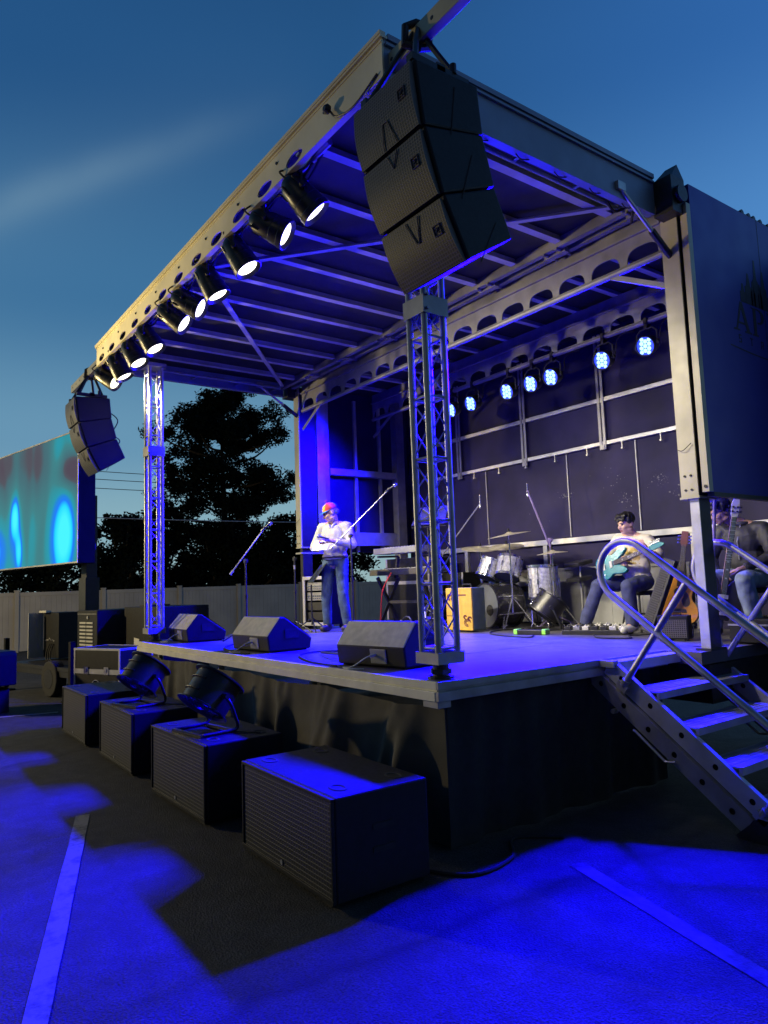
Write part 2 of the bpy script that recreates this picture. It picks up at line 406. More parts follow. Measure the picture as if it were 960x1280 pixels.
def make_world():
    w = bpy.data.worlds.new('World'); S.world = w; w.use_nodes = True
    nt = w.node_tree; L = nt.links; bg = nt.nodes['Background']
    tc = nt.nodes.new('ShaderNodeTexCoord')
    nv = nt.nodes.new('ShaderNodeVectorMath'); nv.operation = 'NORMALIZE'; L.new(tc.outputs['Generated'], nv.inputs[0])
    dirv = nv.outputs[0]
    def M(op, a, b=0.):
        x = nt.nodes.new('ShaderNodeMath'); x.operation = op
        for i, s in enumerate((a, b)):
            if hasattr(s, 'links'): L.new(s, x.inputs[i])
            else: x.inputs[i].default_value = s
        return x.outputs[0]
    def dot(v):
        x = nt.nodes.new('ShaderNodeVectorMath'); x.operation = 'DOT_PRODUCT'; L.new(dirv, x.inputs[0]); x.inputs[1].default_value = v
        return x.outputs['Value']
    sep = nt.nodes.new('ShaderNodeSeparateXYZ'); L.new(dirv, sep.inputs[0])
    cr = nt.nodes.new('ShaderNodeValToRGB'); e = cr.color_ramp; e.interpolation = 'EASE'
    e.elements[0].position = 0; e.elements[0].color = (.02, .025, .03, 1)
    e.elements[1].position = 1; e.elements[1].color = (.010, .05, .16, 1)
    for p, c in ((.48, (.03, .04, .05)), (.5, (.30, .44, .46)), (.545, (.24, .42, .50)), (.60, (.135, .30, .45)), (.69, (.048, .165, .33)), (.80, (.018, .088, .235)), (.88, (.013, .066, .19))):
        x = e.elements.new(p); x.color = (*c, 1)
    L.new(M('ADD', M('MULTIPLY', sep.outputs['Z'], .5), .5), cr.inputs['Fac'])
    # brighter, cleaner blue towards the right of the stage
    side = M('MULTIPLY', M('MAXIMUM', M('ADD', dot((.62, .78, 0)), .05), 0), 1.)
    mx = nt.nodes.new('ShaderNodeMix'); mx.data_type = 'RGBA'; mx.blend_type = 'MULTIPLY'; mx.clamp_result = False
    L.new(side, mx.inputs['Factor']); L.new(cr.outputs['Color'], mx.inputs[6]); mx.inputs[7].default_value = (2.3, 2.05, 2.5, 1)
    # one thin band of high cloud
    n = nt.nodes.new('ShaderNodeTexNoise'); n.inputs['Scale'].default_value = 5; n.inputs['Detail'].default_value = 4; L.new(dirv, n.inputs['Vector'])
    band = M('POWER', 2.718, M('MULTIPLY', M('POWER', M('DIVIDE', M('ADD', dot(CLOUD_N), M('MULTIPLY', M('SUBTRACT', n.outputs['Fac'], .5), .02)), .021), 2.), -1.))
    ends = nt.nodes.new('ShaderNodeMapRange'); ends.inputs['From Min'].default_value = CLOUD_T1; ends.inputs['From Max'].default_value = CLOUD_T0
    L.new(dot(CLOUD_T), ends.inputs['Value'])
    amt = M('MULTIPLY', M('MULTIPLY', M('MULTIPLY', band, ends.outputs['Result']), ends.outputs['Result']), M('ADD', n.outputs['Fac'], .1))
    soft = M('MULTIPLY', M('POWER', 2.718, M('MULTIPLY', M('POWER', M('DIVIDE', dot(CLOUD_N), .075), 2.), -1.)), M('MULTIPLY', ends.outputs['Result'], .07))
    mc = nt.nodes.new('ShaderNodeMix'); mc.data_type = 'RGBA'
    L.new(M('ADD', M('MULTIPLY', amt, .38), soft), mc.inputs['Factor']); L.new(mx.outputs[2], mc.inputs[6]); mc.inputs[7].default_value = (.22, .36, .46, 1)
    sk = nt.nodes.new('ShaderNodeTexSky'); sk.sky_type = 'NISHITA'; sk.sun_disc = False
    sk.sun_elevation = R(-5); sk.sun_rotation = R(150)
    ad = nt.nodes.new('ShaderNodeMix'); ad.data_type = 'RGBA'; ad.blend_type = 'ADD'; ad.inputs['Factor'].default_value = .06; ad.clamp_result = False
    L.new(mc.outputs[2], ad.inputs[6]); L.new(sk.outputs['Color'], ad.inputs[7])
    # the sky behind the photographer is already dark
    east = nt.nodes.new('ShaderNodeMapRange'); east.interpolation_type = 'SMOOTHSTEP'
    east.inputs['From Min'].default_value = -.75; east.inputs['From Max'].default_value = .35; east.inputs['To Min'].default_value = .20; east.inputs['To Max'].default_value = 1.
    L.new(dot((-.81, .59, .0)), east.inputs['Value'])
    dk = nt.nodes.new('ShaderNodeVectorMath'); dk.operation = 'SCALE'; L.new(ad.outputs[2], dk.inputs[0]); L.new(east.outputs['Result'], dk.inputs['Scale'])
    L.new(dk.outputs[0], bg.inputs['Color']); bg.inputs['Strength'].default_value = 1.
CLOUD_N = (-0.3116,0.5647,-0.7642); CLOUD_T = (-0.8939,0.0985,0.4373); CLOUD_T0 = 1.; CLOUD_T1 = 0.8988
make_world()
sun = lamp('sun_glow_below_horizon', 'SUN', (0, 0, 30), .03, (1., .80, .62), aim=(-15, 26, 22)); sun.data.angle = R(15)

# ------------------------------------------------------------------ ground
G = -1.05
gm = MB()
gm.add([(-300, -300, G), (300, -300, G), (300, 300, G), (-300, 300, G)], [(0, 1, 2, 3)])
struct(gm.build('ground', M_asphalt))
def stripe(name, a, b, w, z=.004, mm=None):
    a = Vector((*a, G+z)); b = Vector((*b, G+z)); d = (b-a).normalized(); n = Vector((-d.y, d.x, 0))*w/2
    m = MB(); seg = 26; rnd = random.Random(3); vs = []
    for i in range(seg+1):
        p = a.lerp(b, i/seg); j = .006
        vs += [p-n*(1+rnd.uniform(-j, j)*8), p+n*(1+rnd.uniform(-j, j)*8)]
    m.add(vs, [(2*i, 2*i+2, 2*i+3, 2*i+1) for i in range(seg)])
    return struct(m.build(name, mm or M_white_paint))
stripe('parking_line', (-2.45, -1.555), (3.6, -3.37), .10)
stripe('parking_line', (.62, .48), (5.2, -.86), .10, mm=M_worn_paint)
stripe('parking_line', (-7.9, -.62), (-8.25, -1.9), .10)
stripe('parking_line', (-9.0, 3.2), (-4.6, 1.9), .10)

# ------------------------------------------------------------------ fence, trees, wires beyond the lot
def fence():
    x = -21.3; root = thing('vinyl_fence', 'beige vinyl privacy fence with capped posts along the far edge of the lot', 'fence', (x, 4, G))
    m = MB(); ys = [-9.6, -7.0, -4.4, -1.8, .9, 3.5, 6.1, 8.35, 11.0, 13.6, 16.2, 18.8]
    z1 = 1.86
    for a, b in zip(ys[:-1], ys[1:]):
        y = a+.065; k = 0
        w = (b-a-.13)/16
        for i in range(16):
            m.bx(-.02-(i % 2)*.002, .02-(i % 2)*.002, y+i*w+.002-4, y+(i+1)*w-.002-4, .12, z1-.13)
        for q0, q1 in ((z1-.13, z1-.01), (.03, .12)): rl = MB(); rl.bx(-.03, .032, a+.06-4, b-.06-4, q0, q1); rl.build('rail', M_fence, root, bevel=.006)
    m.build('pickets', M_fence, root)
    p = MB()
    for y in ys:
        p = MB(); p.bx(-.065, .065, y-.065-4, y+.065-4, 0, z1+.02); p.bx(-.075, .075, y-.075-4, y+.075-4, z1+.02, z1+.06)
        p.build('post', M_fence, root, bevel=.006)
fence()

def leaf_cloud(m, c, r, n, size, rnd, flat=1.):
    for _ in range(n):
        while True:
            p = Vector((rnd.uniform(-1, 1), rnd.uniform(-1, 1), rnd.uniform(-1, 1)))
            if .15 < p.length < 1: break
        p = p*(.55+.45*rnd.random()); q = Vector(c)+Vector((p.x*r[0], p.y*r[1], p.z*r[2]))
        d = Vector((rnd.gauss(0, 1), rnd.gauss(0, 1), rnd.gauss(0, .7)+.25)).normalized()
        s = size*rnd.uniform(.6, 1.35); e = d.orthogonal().normalized(); e.rotate(Matrix.Rotation(rnd.uniform(0, 6.28), 3, d))
        w = e*s*flat
        m.add([q-d*s-w*.4, q-d*s*.2+w, q+d*s, q-d*s*.2-w], [(0, 1, 2, 3)])
def pine(loc, H, label):
    rnd = random.Random(11); root = thing('pine_tree', label, 'tree', loc)
    t = MB()
    trunk = [Vector((0, 0, 0)), Vector((.1, .05, H*.25)), Vector((.0, .1, H*.5)), Vector((.15, -.05, H*.75)), Vector((.1, 0, H*.97))]
    sp = spline(trunk, 5); t.tube(sp, [max(.04, .30*(1-i/(len(sp)-.5))) for i in range(len(sp))], 8)
    cr = MB()
    # limbs: height fraction, reach, side direction (y is across the picture here)
    for k in range(46):
        f = .30+.66*(k/45.)
        z = H*f
        env = 3.5*min(1, (f-.16)/.22) if f < .52 else 3.7*(1-((f-.52)/.50)**2.2)
        a = k*2.399+rnd.uniform(-.5, .5); ln = max(.4, env*rnd.uniform(.55, 1.08))
        if f < .42 and rnd.random() < .35: continue
        d = Vector((math.cos(a), math.sin(a), 0)); base = sp[min(len(sp)-1, int(f*len(sp)))].copy(); base.z = z-.2
        tip = base+d*ln+Vector((0, 0, ln*rnd.uniform(-.05, .65)))
        mid = base.lerp(tip, .5)+Vector((rnd.uniform(-.2, .2), rnd.uniform(-.2, .2), -.12*ln*rnd.random()))
        br = spline([base, mid, tip], 4); t.tube(br, [.085*(1-.8*i/(len(br)-1)) for i in range(len(br))], 5)
        for q, sz in ((tip, 1.), (base.lerp(tip, .72)+Vector((rnd.uniform(-.5, .5), rnd.uniform(-.5, .5), .15)), .85), (base.lerp(tip, .45)+Vector((rnd.uniform(-.5, .5), rnd.uniform(-.5, .5), .1)), .65)):
            if rnd.random() < .10: continue
            rr = rnd.uniform(.60, 1.0)*sz*(1. if f < .85 else .85)
            leaf_cloud(cr, q+Vector((0, 0, .15)), (rr, rr, rr*.80), int(420*rr), .095, rnd, .42)
            for _ in range(4):
                o = Vector((rnd.uniform(-1, 1), rnd.uniform(-1, 1), rnd.uniform(-.3, .6)))*rr*.95
                leaf_cloud(cr, q+o, (.30, .30, .24), 55, .08, rnd, .42)
    for k in range(50):
        a = rnd.uniform(0, 6.283); q = rnd.random()**.6; zz = rnd.uniform(.46, .93); wr = 2.9*math.sqrt(max(.05, 1-((zz-.62)/.36)**2))
        c = Vector((math.cos(a)*wr*q, math.sin(a)*wr*q, H*zz)); rr = rnd.uniform(.45, .85)
        leaf_cloud(cr, c, (rr, rr, rr*.75), int(330*rr), .095, rnd, .42)
    for k in range(5):
        leaf_cloud(cr, sp[-1]+Vector((rnd.uniform(-.8, .8), rnd.uniform(-.8, .8), rnd.uniform(-.6, .15))), (.55, .55, .42), 200, .085, rnd, .42)
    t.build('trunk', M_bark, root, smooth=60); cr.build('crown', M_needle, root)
pine((-29.3, 11.2, G), 11.6, 'tall dark pine with layered uneven crown, highest tree beyond the fence')
def broad(loc, H, W, seed, label, n=70, dens=70, name='broadleaf_tree'):
    rnd = random.Random(seed); root = thing(name, label, 'tree', loc, group='trees beyond the fence')
    t = MB(); t.tube(spline([(0, 0, 0), (.1, 0, H*.3), (0, .1, H*.6)], 4), [.2, .19, .18, .17, .15, .13, .11, .09, .06], 7)
    cr = MB()
    for k in range(n):
        a = rnd.uniform(0, 6.28); f = rnd.uniform(.1, 1.); rad = W*math.sqrt(rnd.random())*math.sqrt(max(.06, 1-((f-.45)/.58)**2))
        c = Vector((math.cos(a)*rad, math.sin(a)*rad, H*f-.3)); s = rnd.uniform(.35, .75)
        if k % 4 == 0: t.tube([Vector((0, 0, H*.35)), c*.55+Vector((0, 0, H*.18)), c], [.06, .04, .015], 5)
        leaf_cloud(cr, c, (s, s, s*.8), int(dens*1.6), .08, rnd, .6)
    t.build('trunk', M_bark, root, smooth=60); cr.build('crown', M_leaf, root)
for (y, x, H, W, sd, lb) in ((2.6, -25.5, 5.0, 2.6, 1, 'low rounded tree behind the video wall'), (5.2, -25.0, 4.9, 1.7, 2, 'round tree between the video wall and the far truss tower'),
                             (7.2, -26.2, 5.4, 1.8, 3, 'bushy tree directly behind the far truss tower'), (9.3, -25.6, 4.7, 1.7, 4, 'low bushy tree growing left of the pine trunk'),
                             (11.2, -25.4, 4.6, 1.8, 5, 'low bushy tree in front of the pine trunk'), (13.3, -26.0, 5.3, 1.8, 6, 'bushy tree behind the standing man, right of the pine'),
                             (15.3, -25.6, 5.2, 2.0, 7, 'bushy tree seen under the far end of the stage'), (-1.2, -26, 5.0, 2.4, 8, 'tree hidden mostly behind the video wall')):
    broad((x, y, G), H, W, sd, lb, 135, 85)
def wire(z, label):
    m = MB(); pts = []
    for i in range(25):
        y = -14+i*2.4; pts.append((-33, y, z+.0016*(y-8)**2))
    m.tube(pts, .018, 5); tag(m.build('power_line', M_rubber), label, 'power line', 'power lines beyond the trees')
wire(6.75, 'topmost power line crossing the dusk sky behind the trees'); wire(6.35, 'middle power line of the three high ones behind the trees'); wire(5.9, 'lowest of the three high power lines behind the trees')
m = MB(); m.tube([(-22.0, -14+i*2.4, 3.28+.0012*(-14+i*2.4-6)**2) for i in range(25)], .016, 5)
tag(m.build('power_line', M_alu), 'pale cable strung low in front of the dark trees', 'power line', 'power lines beyond the trees')

# ------------------------------------------------------------------ the mobile stage
SX, SY, SZ = -3.05, 2.45, G
stage = thing('mobile_stage', 'large hydraulic trailer stage with raised roof, cream posts and navy end panel', 'stage', (SX, SY, SZ))
OFF = (-SX, -SY, -SZ)
def sp_(m, name, mats, parent=None, **k):
    """a part of the stage, drawn in world coordinates"""
    o = m.build(name, mats, parent or stage, **k)
    if parent is None or parent is stage: o.location = OFF
    return o
# deck
d = MB(); d.bx(-6.095, -.005, .005, 2.475, -.10, 0); d.bx(-6.3, .33, 2.485, 5.0, -.10, 0)
for k in range(1, 5): d.bx(-6.09+1.22*k-.004, -6.09+1.22*k+.004, .01, 2.47, -.01, .0015)
deck = sp_(d, 'deck', M_deck)
f = MB(); f.bx(-6.1, 0, -.022, .003, -.045, .004); f.bx(-6.1, 0, -.034, .003, -.118, -.058); f.bx(-6.1, 0, -.014, .003, -.0585, -.0445)
o = sp_(f, 'front_edge', M_edge, bevel=.003)
f = MB(); f.bx(-.003, .022, -.02, 2.475, -.045, .004); f.bx(-.003, .034, -.03, 2.475, -.118, -.058); f.bx(-.003, .014, -.01, 2.475, -.0585, -.0445)
f.bx(-.15, -.0, -.01, .10, -.165, -.12)
sp_(f, 'side_edge', M_alu_dark, bevel=.003)
# skirt: gathered cloth
def skirt():
    m = MB(); rnd = random.Random(5); n = 300; rows = 16
    folds = sorted(rnd.uniform(-6.1, .0) for _ in range(26)); slant = [rnd.uniform(-.32, .32) for _ in folds]; wd = [rnd.uniform(.05, .12) for _ in folds]
    am = [rnd.uniform(.035, .10) for _ in folds]
    vs = []
    for j in range(rows+1):
        t = j/rows; z = -.16-(G*-1-.17)*t
        for i in range(n+1):
            x = -6.06+6.03*i/n; dy = 0
            for fx, s, w, a in zip(folds, slant, wd, am):
                q = (x-(fx+s*t))/(w*(1+t*.6)); dy += a*math.exp(-q*q)*(.25+1.0*t**.7)
            dy += .012*noise.noise(Vector((x*3, t*4, 1)))
            sag = .035*abs(math.sin(x*2.1))*(1-t)
            vs.append((x, .09-dy, z-sag))
    m.add(vs, [(j*(n+1)+i, j*(n+1)+i+1, (j+1)*(n+1)+i+1, (j+1)*(n+1)+i) for j in range(rows) for i in range(n)])
    sp_(m, 'skirt', M_fabric, smooth=180)
    m = MB(); vs = []
    for j in range(9):
        t = j/8
        for i in range(101):
            y = .07+2.4*i/100
            vs.append((-.05+.03*t*math.sin(y*9)+.015*math.sin(y*23+t), y, -.13-.915*t))
    m.add(vs, [(j*101+i, j*101+i+1, (j+1)*101+i+1, (j+1)*101+i) for j in range(8) for i in range(100)])
    sp_(m, 'skirt', M_rubber, smooth=180)
skirt()
for x in (-6.0, -4.0, -2.0, -.2): m = MB(); m.cyl((x, .25, G), (x, .25, -.12), .035); m.bx(x-.08, x+.08, .17, .33, G, G+.012); sp_(m, 'deck_leg', M_steel)
m = MB(); m.bx(-6.3, .33, 2.6, 4.95, -.42, -.11); m.bx(-6.1, -6.0, 2.7, 4.9, -.95, -.42)
sp_(m, 'trailer_chassis', M_black)
# ---- roof
roof = MB(); roof.bx(-6.50, .21, -.42, 2.44, 3.93, 4.02); roof.bx(-6.50, .33, 2.50, 5.02, 3.93, 4.02)
roof = sp_(roof, 'roof', M_ceil)
def rp(m, name, mats, **k): return m.build(name, mats, roof, **k)
def ell(cx, cz, rx, rz, n=40): return (cx, cz, [(cx+rx*math.cos(2*math.pi*i/n), cz+rz*math.sin(2*math.pi*i/n)) for i in range(n)])
def yfn(u, v, d): return (u, d, v)
m = MB()
m.holed(-6.54, -.70, 3.785, 4.045, [ell(-6.28+.49*k, 3.848, .125, .046) for k in range(12)], -.452, -.438, yfn)
m.bx(-.70, .25, -.452, -.438, 3.785, 4.045)
m.bx(-6.55, .262, -.470, -.415, 4.045, 4.062); m.bx(-6.55, .262, -.476, -.43, 4.062, 4.085); m.bx(-6.54, .25, -.438, -.405, 3.785, 3.797)
m.bx(-6.54, .25, -.458, -.451, 4.020, 4.030)
for k in range(9): m.cyl((-6.2+.72*k, -.462, 3.95), (-6.2+.72*k, -.45, 3.95), .012, n=10, mi=1)
rp(m, 'fascia', [M_fascia, M_black])
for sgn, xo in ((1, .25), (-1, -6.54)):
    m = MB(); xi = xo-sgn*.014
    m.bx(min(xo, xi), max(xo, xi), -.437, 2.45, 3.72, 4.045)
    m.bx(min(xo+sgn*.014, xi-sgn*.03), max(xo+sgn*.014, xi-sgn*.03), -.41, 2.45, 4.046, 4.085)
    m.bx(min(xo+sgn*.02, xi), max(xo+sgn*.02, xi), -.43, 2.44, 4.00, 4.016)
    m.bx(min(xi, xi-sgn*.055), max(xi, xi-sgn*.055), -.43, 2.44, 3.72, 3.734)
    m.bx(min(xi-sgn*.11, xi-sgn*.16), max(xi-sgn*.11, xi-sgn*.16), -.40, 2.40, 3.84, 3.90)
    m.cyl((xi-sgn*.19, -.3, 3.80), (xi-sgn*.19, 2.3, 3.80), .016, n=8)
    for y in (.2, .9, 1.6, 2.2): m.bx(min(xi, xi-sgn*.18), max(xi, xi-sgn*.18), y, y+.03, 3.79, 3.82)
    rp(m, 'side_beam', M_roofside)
for k in range(11):
    x = -6.0+.585*k; m = MB(); m.bx(x-.022, x+.022, -.36, 2.36, 3.872, 3.929); m.bx(x-.04, x+.04, -.36, 2.36, 3.868, 3.8719)
    rp(m, 'rafter', M_rafter)
for k in range(11):
    x = -5.95+.585*k; m = MB(); m.bx(x-.022, x+.022, 2.58, 4.84, 3.882, 3.929); m.bx(x-.035, x+.035, 2.58, 4.84, 3.878, 3.8819); rp(m, 'rafter', M_rafter)
for xa, xb in ((-3.05, -6.35), (-3.0, .1)):
    m = MB(); m.bar((xa, -.3, 3.855), (xb, 2.34, 3.855), .055, .018); rp(m, 'diagonal_brace', M_rafter)
m = MB(); m.bx(-6.45, .2, 2.37, 2.43, 3.83, 3.925); m.bx(-6.45, .2, 2.51, 2.57, 3.83, 3.925)
for k in range(7):
    x = -5.6+.95*k; m.bx(x-.13, x+.13, 2.435, 2.505, 3.80, 3.85); m.cyl((x-.08, 2.36, 3.82), (x-.08, 2.58, 3.82), .014, n=8); m.cyl((x+.08, 2.36, 3.82), (x+.08, 2.58, 3.82), .014, n=8)
rp(m, 'hinge_beam', M_arch)
def arch_pts(cx, z0, w, h, n=30):
    pts = []
    for i in range(n//2+1):
        a = math.pi*i/(n//2); pts.append((cx+w*math.copysign(abs(math.cos(a))**.62, math.cos(a)), z0+h*math.sin(a)**.8))
    for i in range(1, n//2): pts.append((cx-w+2*w*i/(n//2), z0))
    return (cx, z0+h*.42, pts)
for y, nh, z0 in ((2.62, 16, 3.445), (4.0, 16, 3.45)):
    m = MB(); x0, x1 = -6.22, .19; st = (x1-x0)/nh
    m.holed(x0, x1, z0, z0+.27, [arch_pts(x0+st*(k+.5), z0+.035, st*.40, .125) for k in range(nh)], y, y+.012, yfn)
    m.bx(x0, x1, y-.03, y+.04, z0+.27, z0+.29); m.bx(x0, x1, y+.0121, y+.03, z0+.19, z0+.205)
    m.cyl((x0, y+.006, z0+.0), (x1, y+.006, z0+.0), .03, n=12)
    for xe, s in ((x0, 1), (x1, -1)): m.bar((xe+s*.55, y+.006, z0-.01), (xe, y+.006, z0-.30), .012, .05, up=(1, 0, 0))
    m.bx(x0, x1, y+.002, y+.01, z0+.291, 3.879)
    rp(m, 'arch_beam', M_arch)
for x, s in ((.26, 1), (-6.36, -1)):
    m = MB(); m.cyl((x, 1.95, 3.80), (x, 2.40, 3.52), .018, n=10); m.cyl((x, 2.36, 3.545), (x, 2.80, 3.27), .03, n=10, mi=1)
    m.bx(x-.02, x+.02, 1.90, 2.0, 3.78, 3.85)
    rp(m, 'gas_strut', [M_steel, M_black])
for x in (.33, -6.48):   # corner hinge block and roller
    m = MB(); m.bx(x-.10, x+.08, 2.46, 2.66, 3.70, 4.02); m.cyl((x-.12, 2.56, 3.86), (x+.12, 2.56, 3.86), .075, n=18)
    m.add([(x-.10, 2.48, 4.02), (x+.08, 2.48, 4.02), (x+.08, 2.66, 4.02), (x-.10, 2.66, 4.02), (x-.06, 2.62, 4.17), (x+.05, 2.62, 4.17)], [(0, 1, 5, 4), (1, 2, 5), (2, 3, 4, 5), (3, 0, 4), (0, 3, 2, 1)])
    rp(m, 'corner_hinge', M_black, smooth=35)
rnd = random.Random(2)
for k in range(9):
    m = MB(); y = 3.7+k*.13+rnd.uniform(-.02, .02); m.cyl((.28, y, 4.05), (.38, y, 4.06), .028, n=10); m.bx(.30, .40, y-.02, y+.05, 4.0, 4.03)
    rp(m, 'roof_latch', M_black)
# hanging festoon of cables near the hinge
for k in range(5):
    y = .35+.42*k; m = MB(); m.tube(spline([(.21, y, 3.72), (.205, y+.06, 3.70), (.21, y+.14, 3.72)], 5), .005, 5); rp(m, 'cable_loop', M_rubber)
m = MB(); m.tube(spline([(.1, 1.95, 3.83), (.05, 2.15, 3.76), (.12, 2.3, 3.81), (.02, 2.44, 3.75)], 5), .012, 6)
rp(m, 'cable_loop', M_rubber)
# outriggers that carry the loudspeakers
for xa, xb in ((.18, 1.75), (-8.3, -6.47)):
    m = MB(); m.bx(xa, xb, -.40, -.34, 3.845, 3.965)
    for k in range(8):
        x = xa+(xb-xa)*(k+.5)/8; m.cyl((x, -.403, 3.905), (x, -.337, 3.905), .014, n=10, mi=1)
    rp(m, 'outrigger_beam', [M_post, M_black], bevel=.004)
m = MB(); m.tube(spline([(.2, -.46, 3.83), (-.05, -.47, 3.76), (-.25, -.475, 3.80), (-.33, -.475, 3.885)], 6), .008, 6); m.lathe([(.0, 0), (.03, .0), (.035, .02), (.02, .04), (0, .04)], Matrix.Translation((-.34, -.48, 3.90)) @ Matrix.Rotation(R(90), 4, 'X'), 12)
rp(m, 'safety_cable', M_black)

# ---- posts
for s, xa, xb in ((1, .195, .35), (-1, -6.46, -6.30)):
    m = MB(); m.bx(xa, xb, 2.60, 2.615, 1.275, 3.86); m.bx(xa, xa+.014, 2.6151, 2.90, 1.275, 3.86, 1); m.bx(xb-.014, xb, 2.6151, 2.90, 1.275, 3.86, 1)  # side plates black: the shade of the unlit faces put into the colour
    for zz in (1.33, 1.45): 
        for xx in (xa+.045, xb-.055): m.cyl((xx, 2.592, zz), (xx, 2.6, zz), .010, n=8, mi=1)
    m.bx(xa-.01, xb+.01, 2.592, 2.90, 1.255, 1.274)
    for zz in (1.9, 2.7, 3.2): m.bx(xa-.006, xa, 2.62, 2.65, zz, zz+.03, 1)
    p = sp_(m, 'post', [M_post, M_black])
    m = MB(); m.bx(xa+.055, xb-.020, 2.63, 2.64, .0, 1.2549); m.bx(xa+.055, xb-.020, 2.6401, 2.80, .0, 1.2549, 1); m.bx(xa+.02, xb+.0, 2.60, 2.84, .0, .02, 1)  # column behind its front plate black too, shade given as colour
    m.build('inner_column', [M_alu if s > 0 else M_black, M_black], p)
    m = MB(); m.tube(spline([(xa+.01, 2.588, 1.68), (xa+.06, 2.575, 1.665), (xb-.02, 2.585, 1.72)], 6), .003, 5); m.build('loose_wire', M_black, p)
# ---- end panels
m = MB(); m.bx(.395, .435, 2.68, 5.06, 1.30, 3.985)
pr = sp_(m, 'end_panel', M_panel)
m = MB(); m.bx(.378, .437, 2.615, 2.678, 1.30, 3.80); m.bx(.362, .377, 2.64, 2.90, 1.30, 3.80, 1); m.bx(.386, .442, 2.68, 5.06, 1.262, 1.298, 1); m.cyl((.41, 2.612, 1.345), (.41, 2.606, 1.345), .014, n=10, mi=1)
m.build('panel_edge', [M_post, M_black], pr)
def lettering():
    """serif APEX, STAGES, thin rule and three spires, as printed film 2 mm proud of the panel"""
    m = MB(); x = .437
    def poly(pts, cy, cz, s): m.prism([(cy+u*s, cz+v*s) for u, v in pts], x, x-.002, lambda u, v, d: (d, u, v))
    A = [(-.05, 0), (.34, 0), (.34, .05), (.24, .06), (.31, .26), (.69, .26), (.76, .06), (.62, .05), (.62, 0), (1.1, 0), (1.1, .05), (1.0, .07), (.58, 1.05), (.46, 1.05), (.11, .08), (-.05, .05)]
    cz = 2.80; H = .27; y0 = 3.27; st = .30
    poly([(-.05, 0), (.34, 0), (.34, .05), (.20, .06), (.50, .80), (.46, 1.05), (.11, .08), (-.05, .05)], y0, cz, H)
    poly([(.46, 1.05), (.50, .80), (.80, .06), (.68, .05), (.68, 0), (1.12, 0), (1.12, .05), (1.0, .07), (.60, 1.05)], y0, cz, H)
    poly([(.25, .26), (.72, .26), (.70, .33), (.28, .33)], y0, cz, H)
    def stem(yy): poly([(0, 0), (.4, 0), (.4, .05), (.3, .07), (.3, .95), (.4, .97), (.4, 1.0), (0, 1.0), (0, .97), (.1, .95), (.1, .07), (0, .05)], yy, cz, H)
    y = y0+st*1.08; stem(y)
    pts = [(.4, 1.0), (.62, .99), (.8, .92), (.86, .76), (.8, .58), (.62, .48), (.4, .47), (.4, .53), (.55, .54), (.63, .62), (.65, .75), (.63, .87), (.55, .94), (.4, .95)]
    poly(pts, y, cz, H)
    y = y0+st*2.05; stem(y)
    for a, b in ((.93, 1.0), (.47, .54), (0, .07)): poly([(.4, a), (.82 if a != .47 else .66, a), (.82 if a != .47 else .66, b), (.4, b)], y, cz, H)
    for a in (.15, .80): poly([(.77, a), (.84, a-.05), (.84, a+.12), (.80, a+.12)], y, cz, H)
    y = y0+st*3.0
    poly([(0, 0), (.12, 0), (.95, 1.0), (.75, 1.0)], y, cz, H); poly([(.02, 1.0), (.24, 1.0), (1.0, 0), (.76, 0)], y, cz, H)
    # STAGES in small spaced capitals
    seg = {'S': [(.0, 0, .6, .14), (0, .43, .6, .57), (0, .86, .6, 1), (.46, .14, .6, .43), (0, .57, .14, .86)], 'T': [(0, .86, .7, 1), (.28, 0, .42, .86)],
           'A': [(0, 0, .13, .86), (.5, 0, .63, .86), (0, .86, .63, 1), (.13, .38, .5, .5)], 'G': [(0, 0, .6, .14), (0, .86, .6, 1), (0, .14, .14, .86), (.46, .14, .6, .45), (.34, .4, .46, .5)],
           'E': [(0, 0, .55, .14), (0, .43, .45, .57), (0, .86, .55, 1), (0, .14, .14, .43), (0, .57, .14, .86)],
           'W': [(0, 0, .12, 1), (.34, 0, .46, .7), (.68, 0, .8, 1), (.12, 0, .34, .12), (.46, 0, .68, .12)], 'P': [(0, 0, .14, 1), (.14, .86, .55, 1), (.14, .43, .55, .55), (.45, .55, .57, .86)],
           'X': [(.24, .35, .40, .65), (0, 0, .16, .36), (.46, 0, .62, .36), (0, .64, .16, 1), (.46, .64, .62, 1)], '.': [(.1, 0, .28, .16)],
           'C': [(0, 0, .55, .14), (0, .86, .55, 1), (0, .14, .14, .86)], 'O': [(0, 0, .6, .14), (0, .86, .6, 1), (0, .14, .14, .86), (.46, .14, .6, .86)], 'M': [(0, 0, .12, 1), (.68, 0, .8, 1), (.34, .4, .46, .86), (.12, .86, .68, 1)]}
    def small(txt, ya, za, s, pitch):
        for i, c in enumerate(txt):
            for a, b, c2, d in seg[c]: poly([(a, b), (c2, b), (c2, d), (a, d)], ya+i*pitch, za, s)
    small('STAGES', y0+.06, 2.69, .075, .20)
    small('WWW', 3.62, 1.365, .07, .085)
    for i in range(30):  # thin swelling rule under the name
        a = i/30; b = (i+1)/30; za = 2.635-.035*math.sin(math.pi*a); zb = 2.635-.035*math.sin(math.pi*b)
        m.add([(x, y0-.1+1.45*a, za), (x, y0-.1+1.45*b, zb), (x, y0-.1+1.45*b, zb+.012), (x, y0-.1+1.45*a, za+.012)], [(0, 1, 2, 3)])
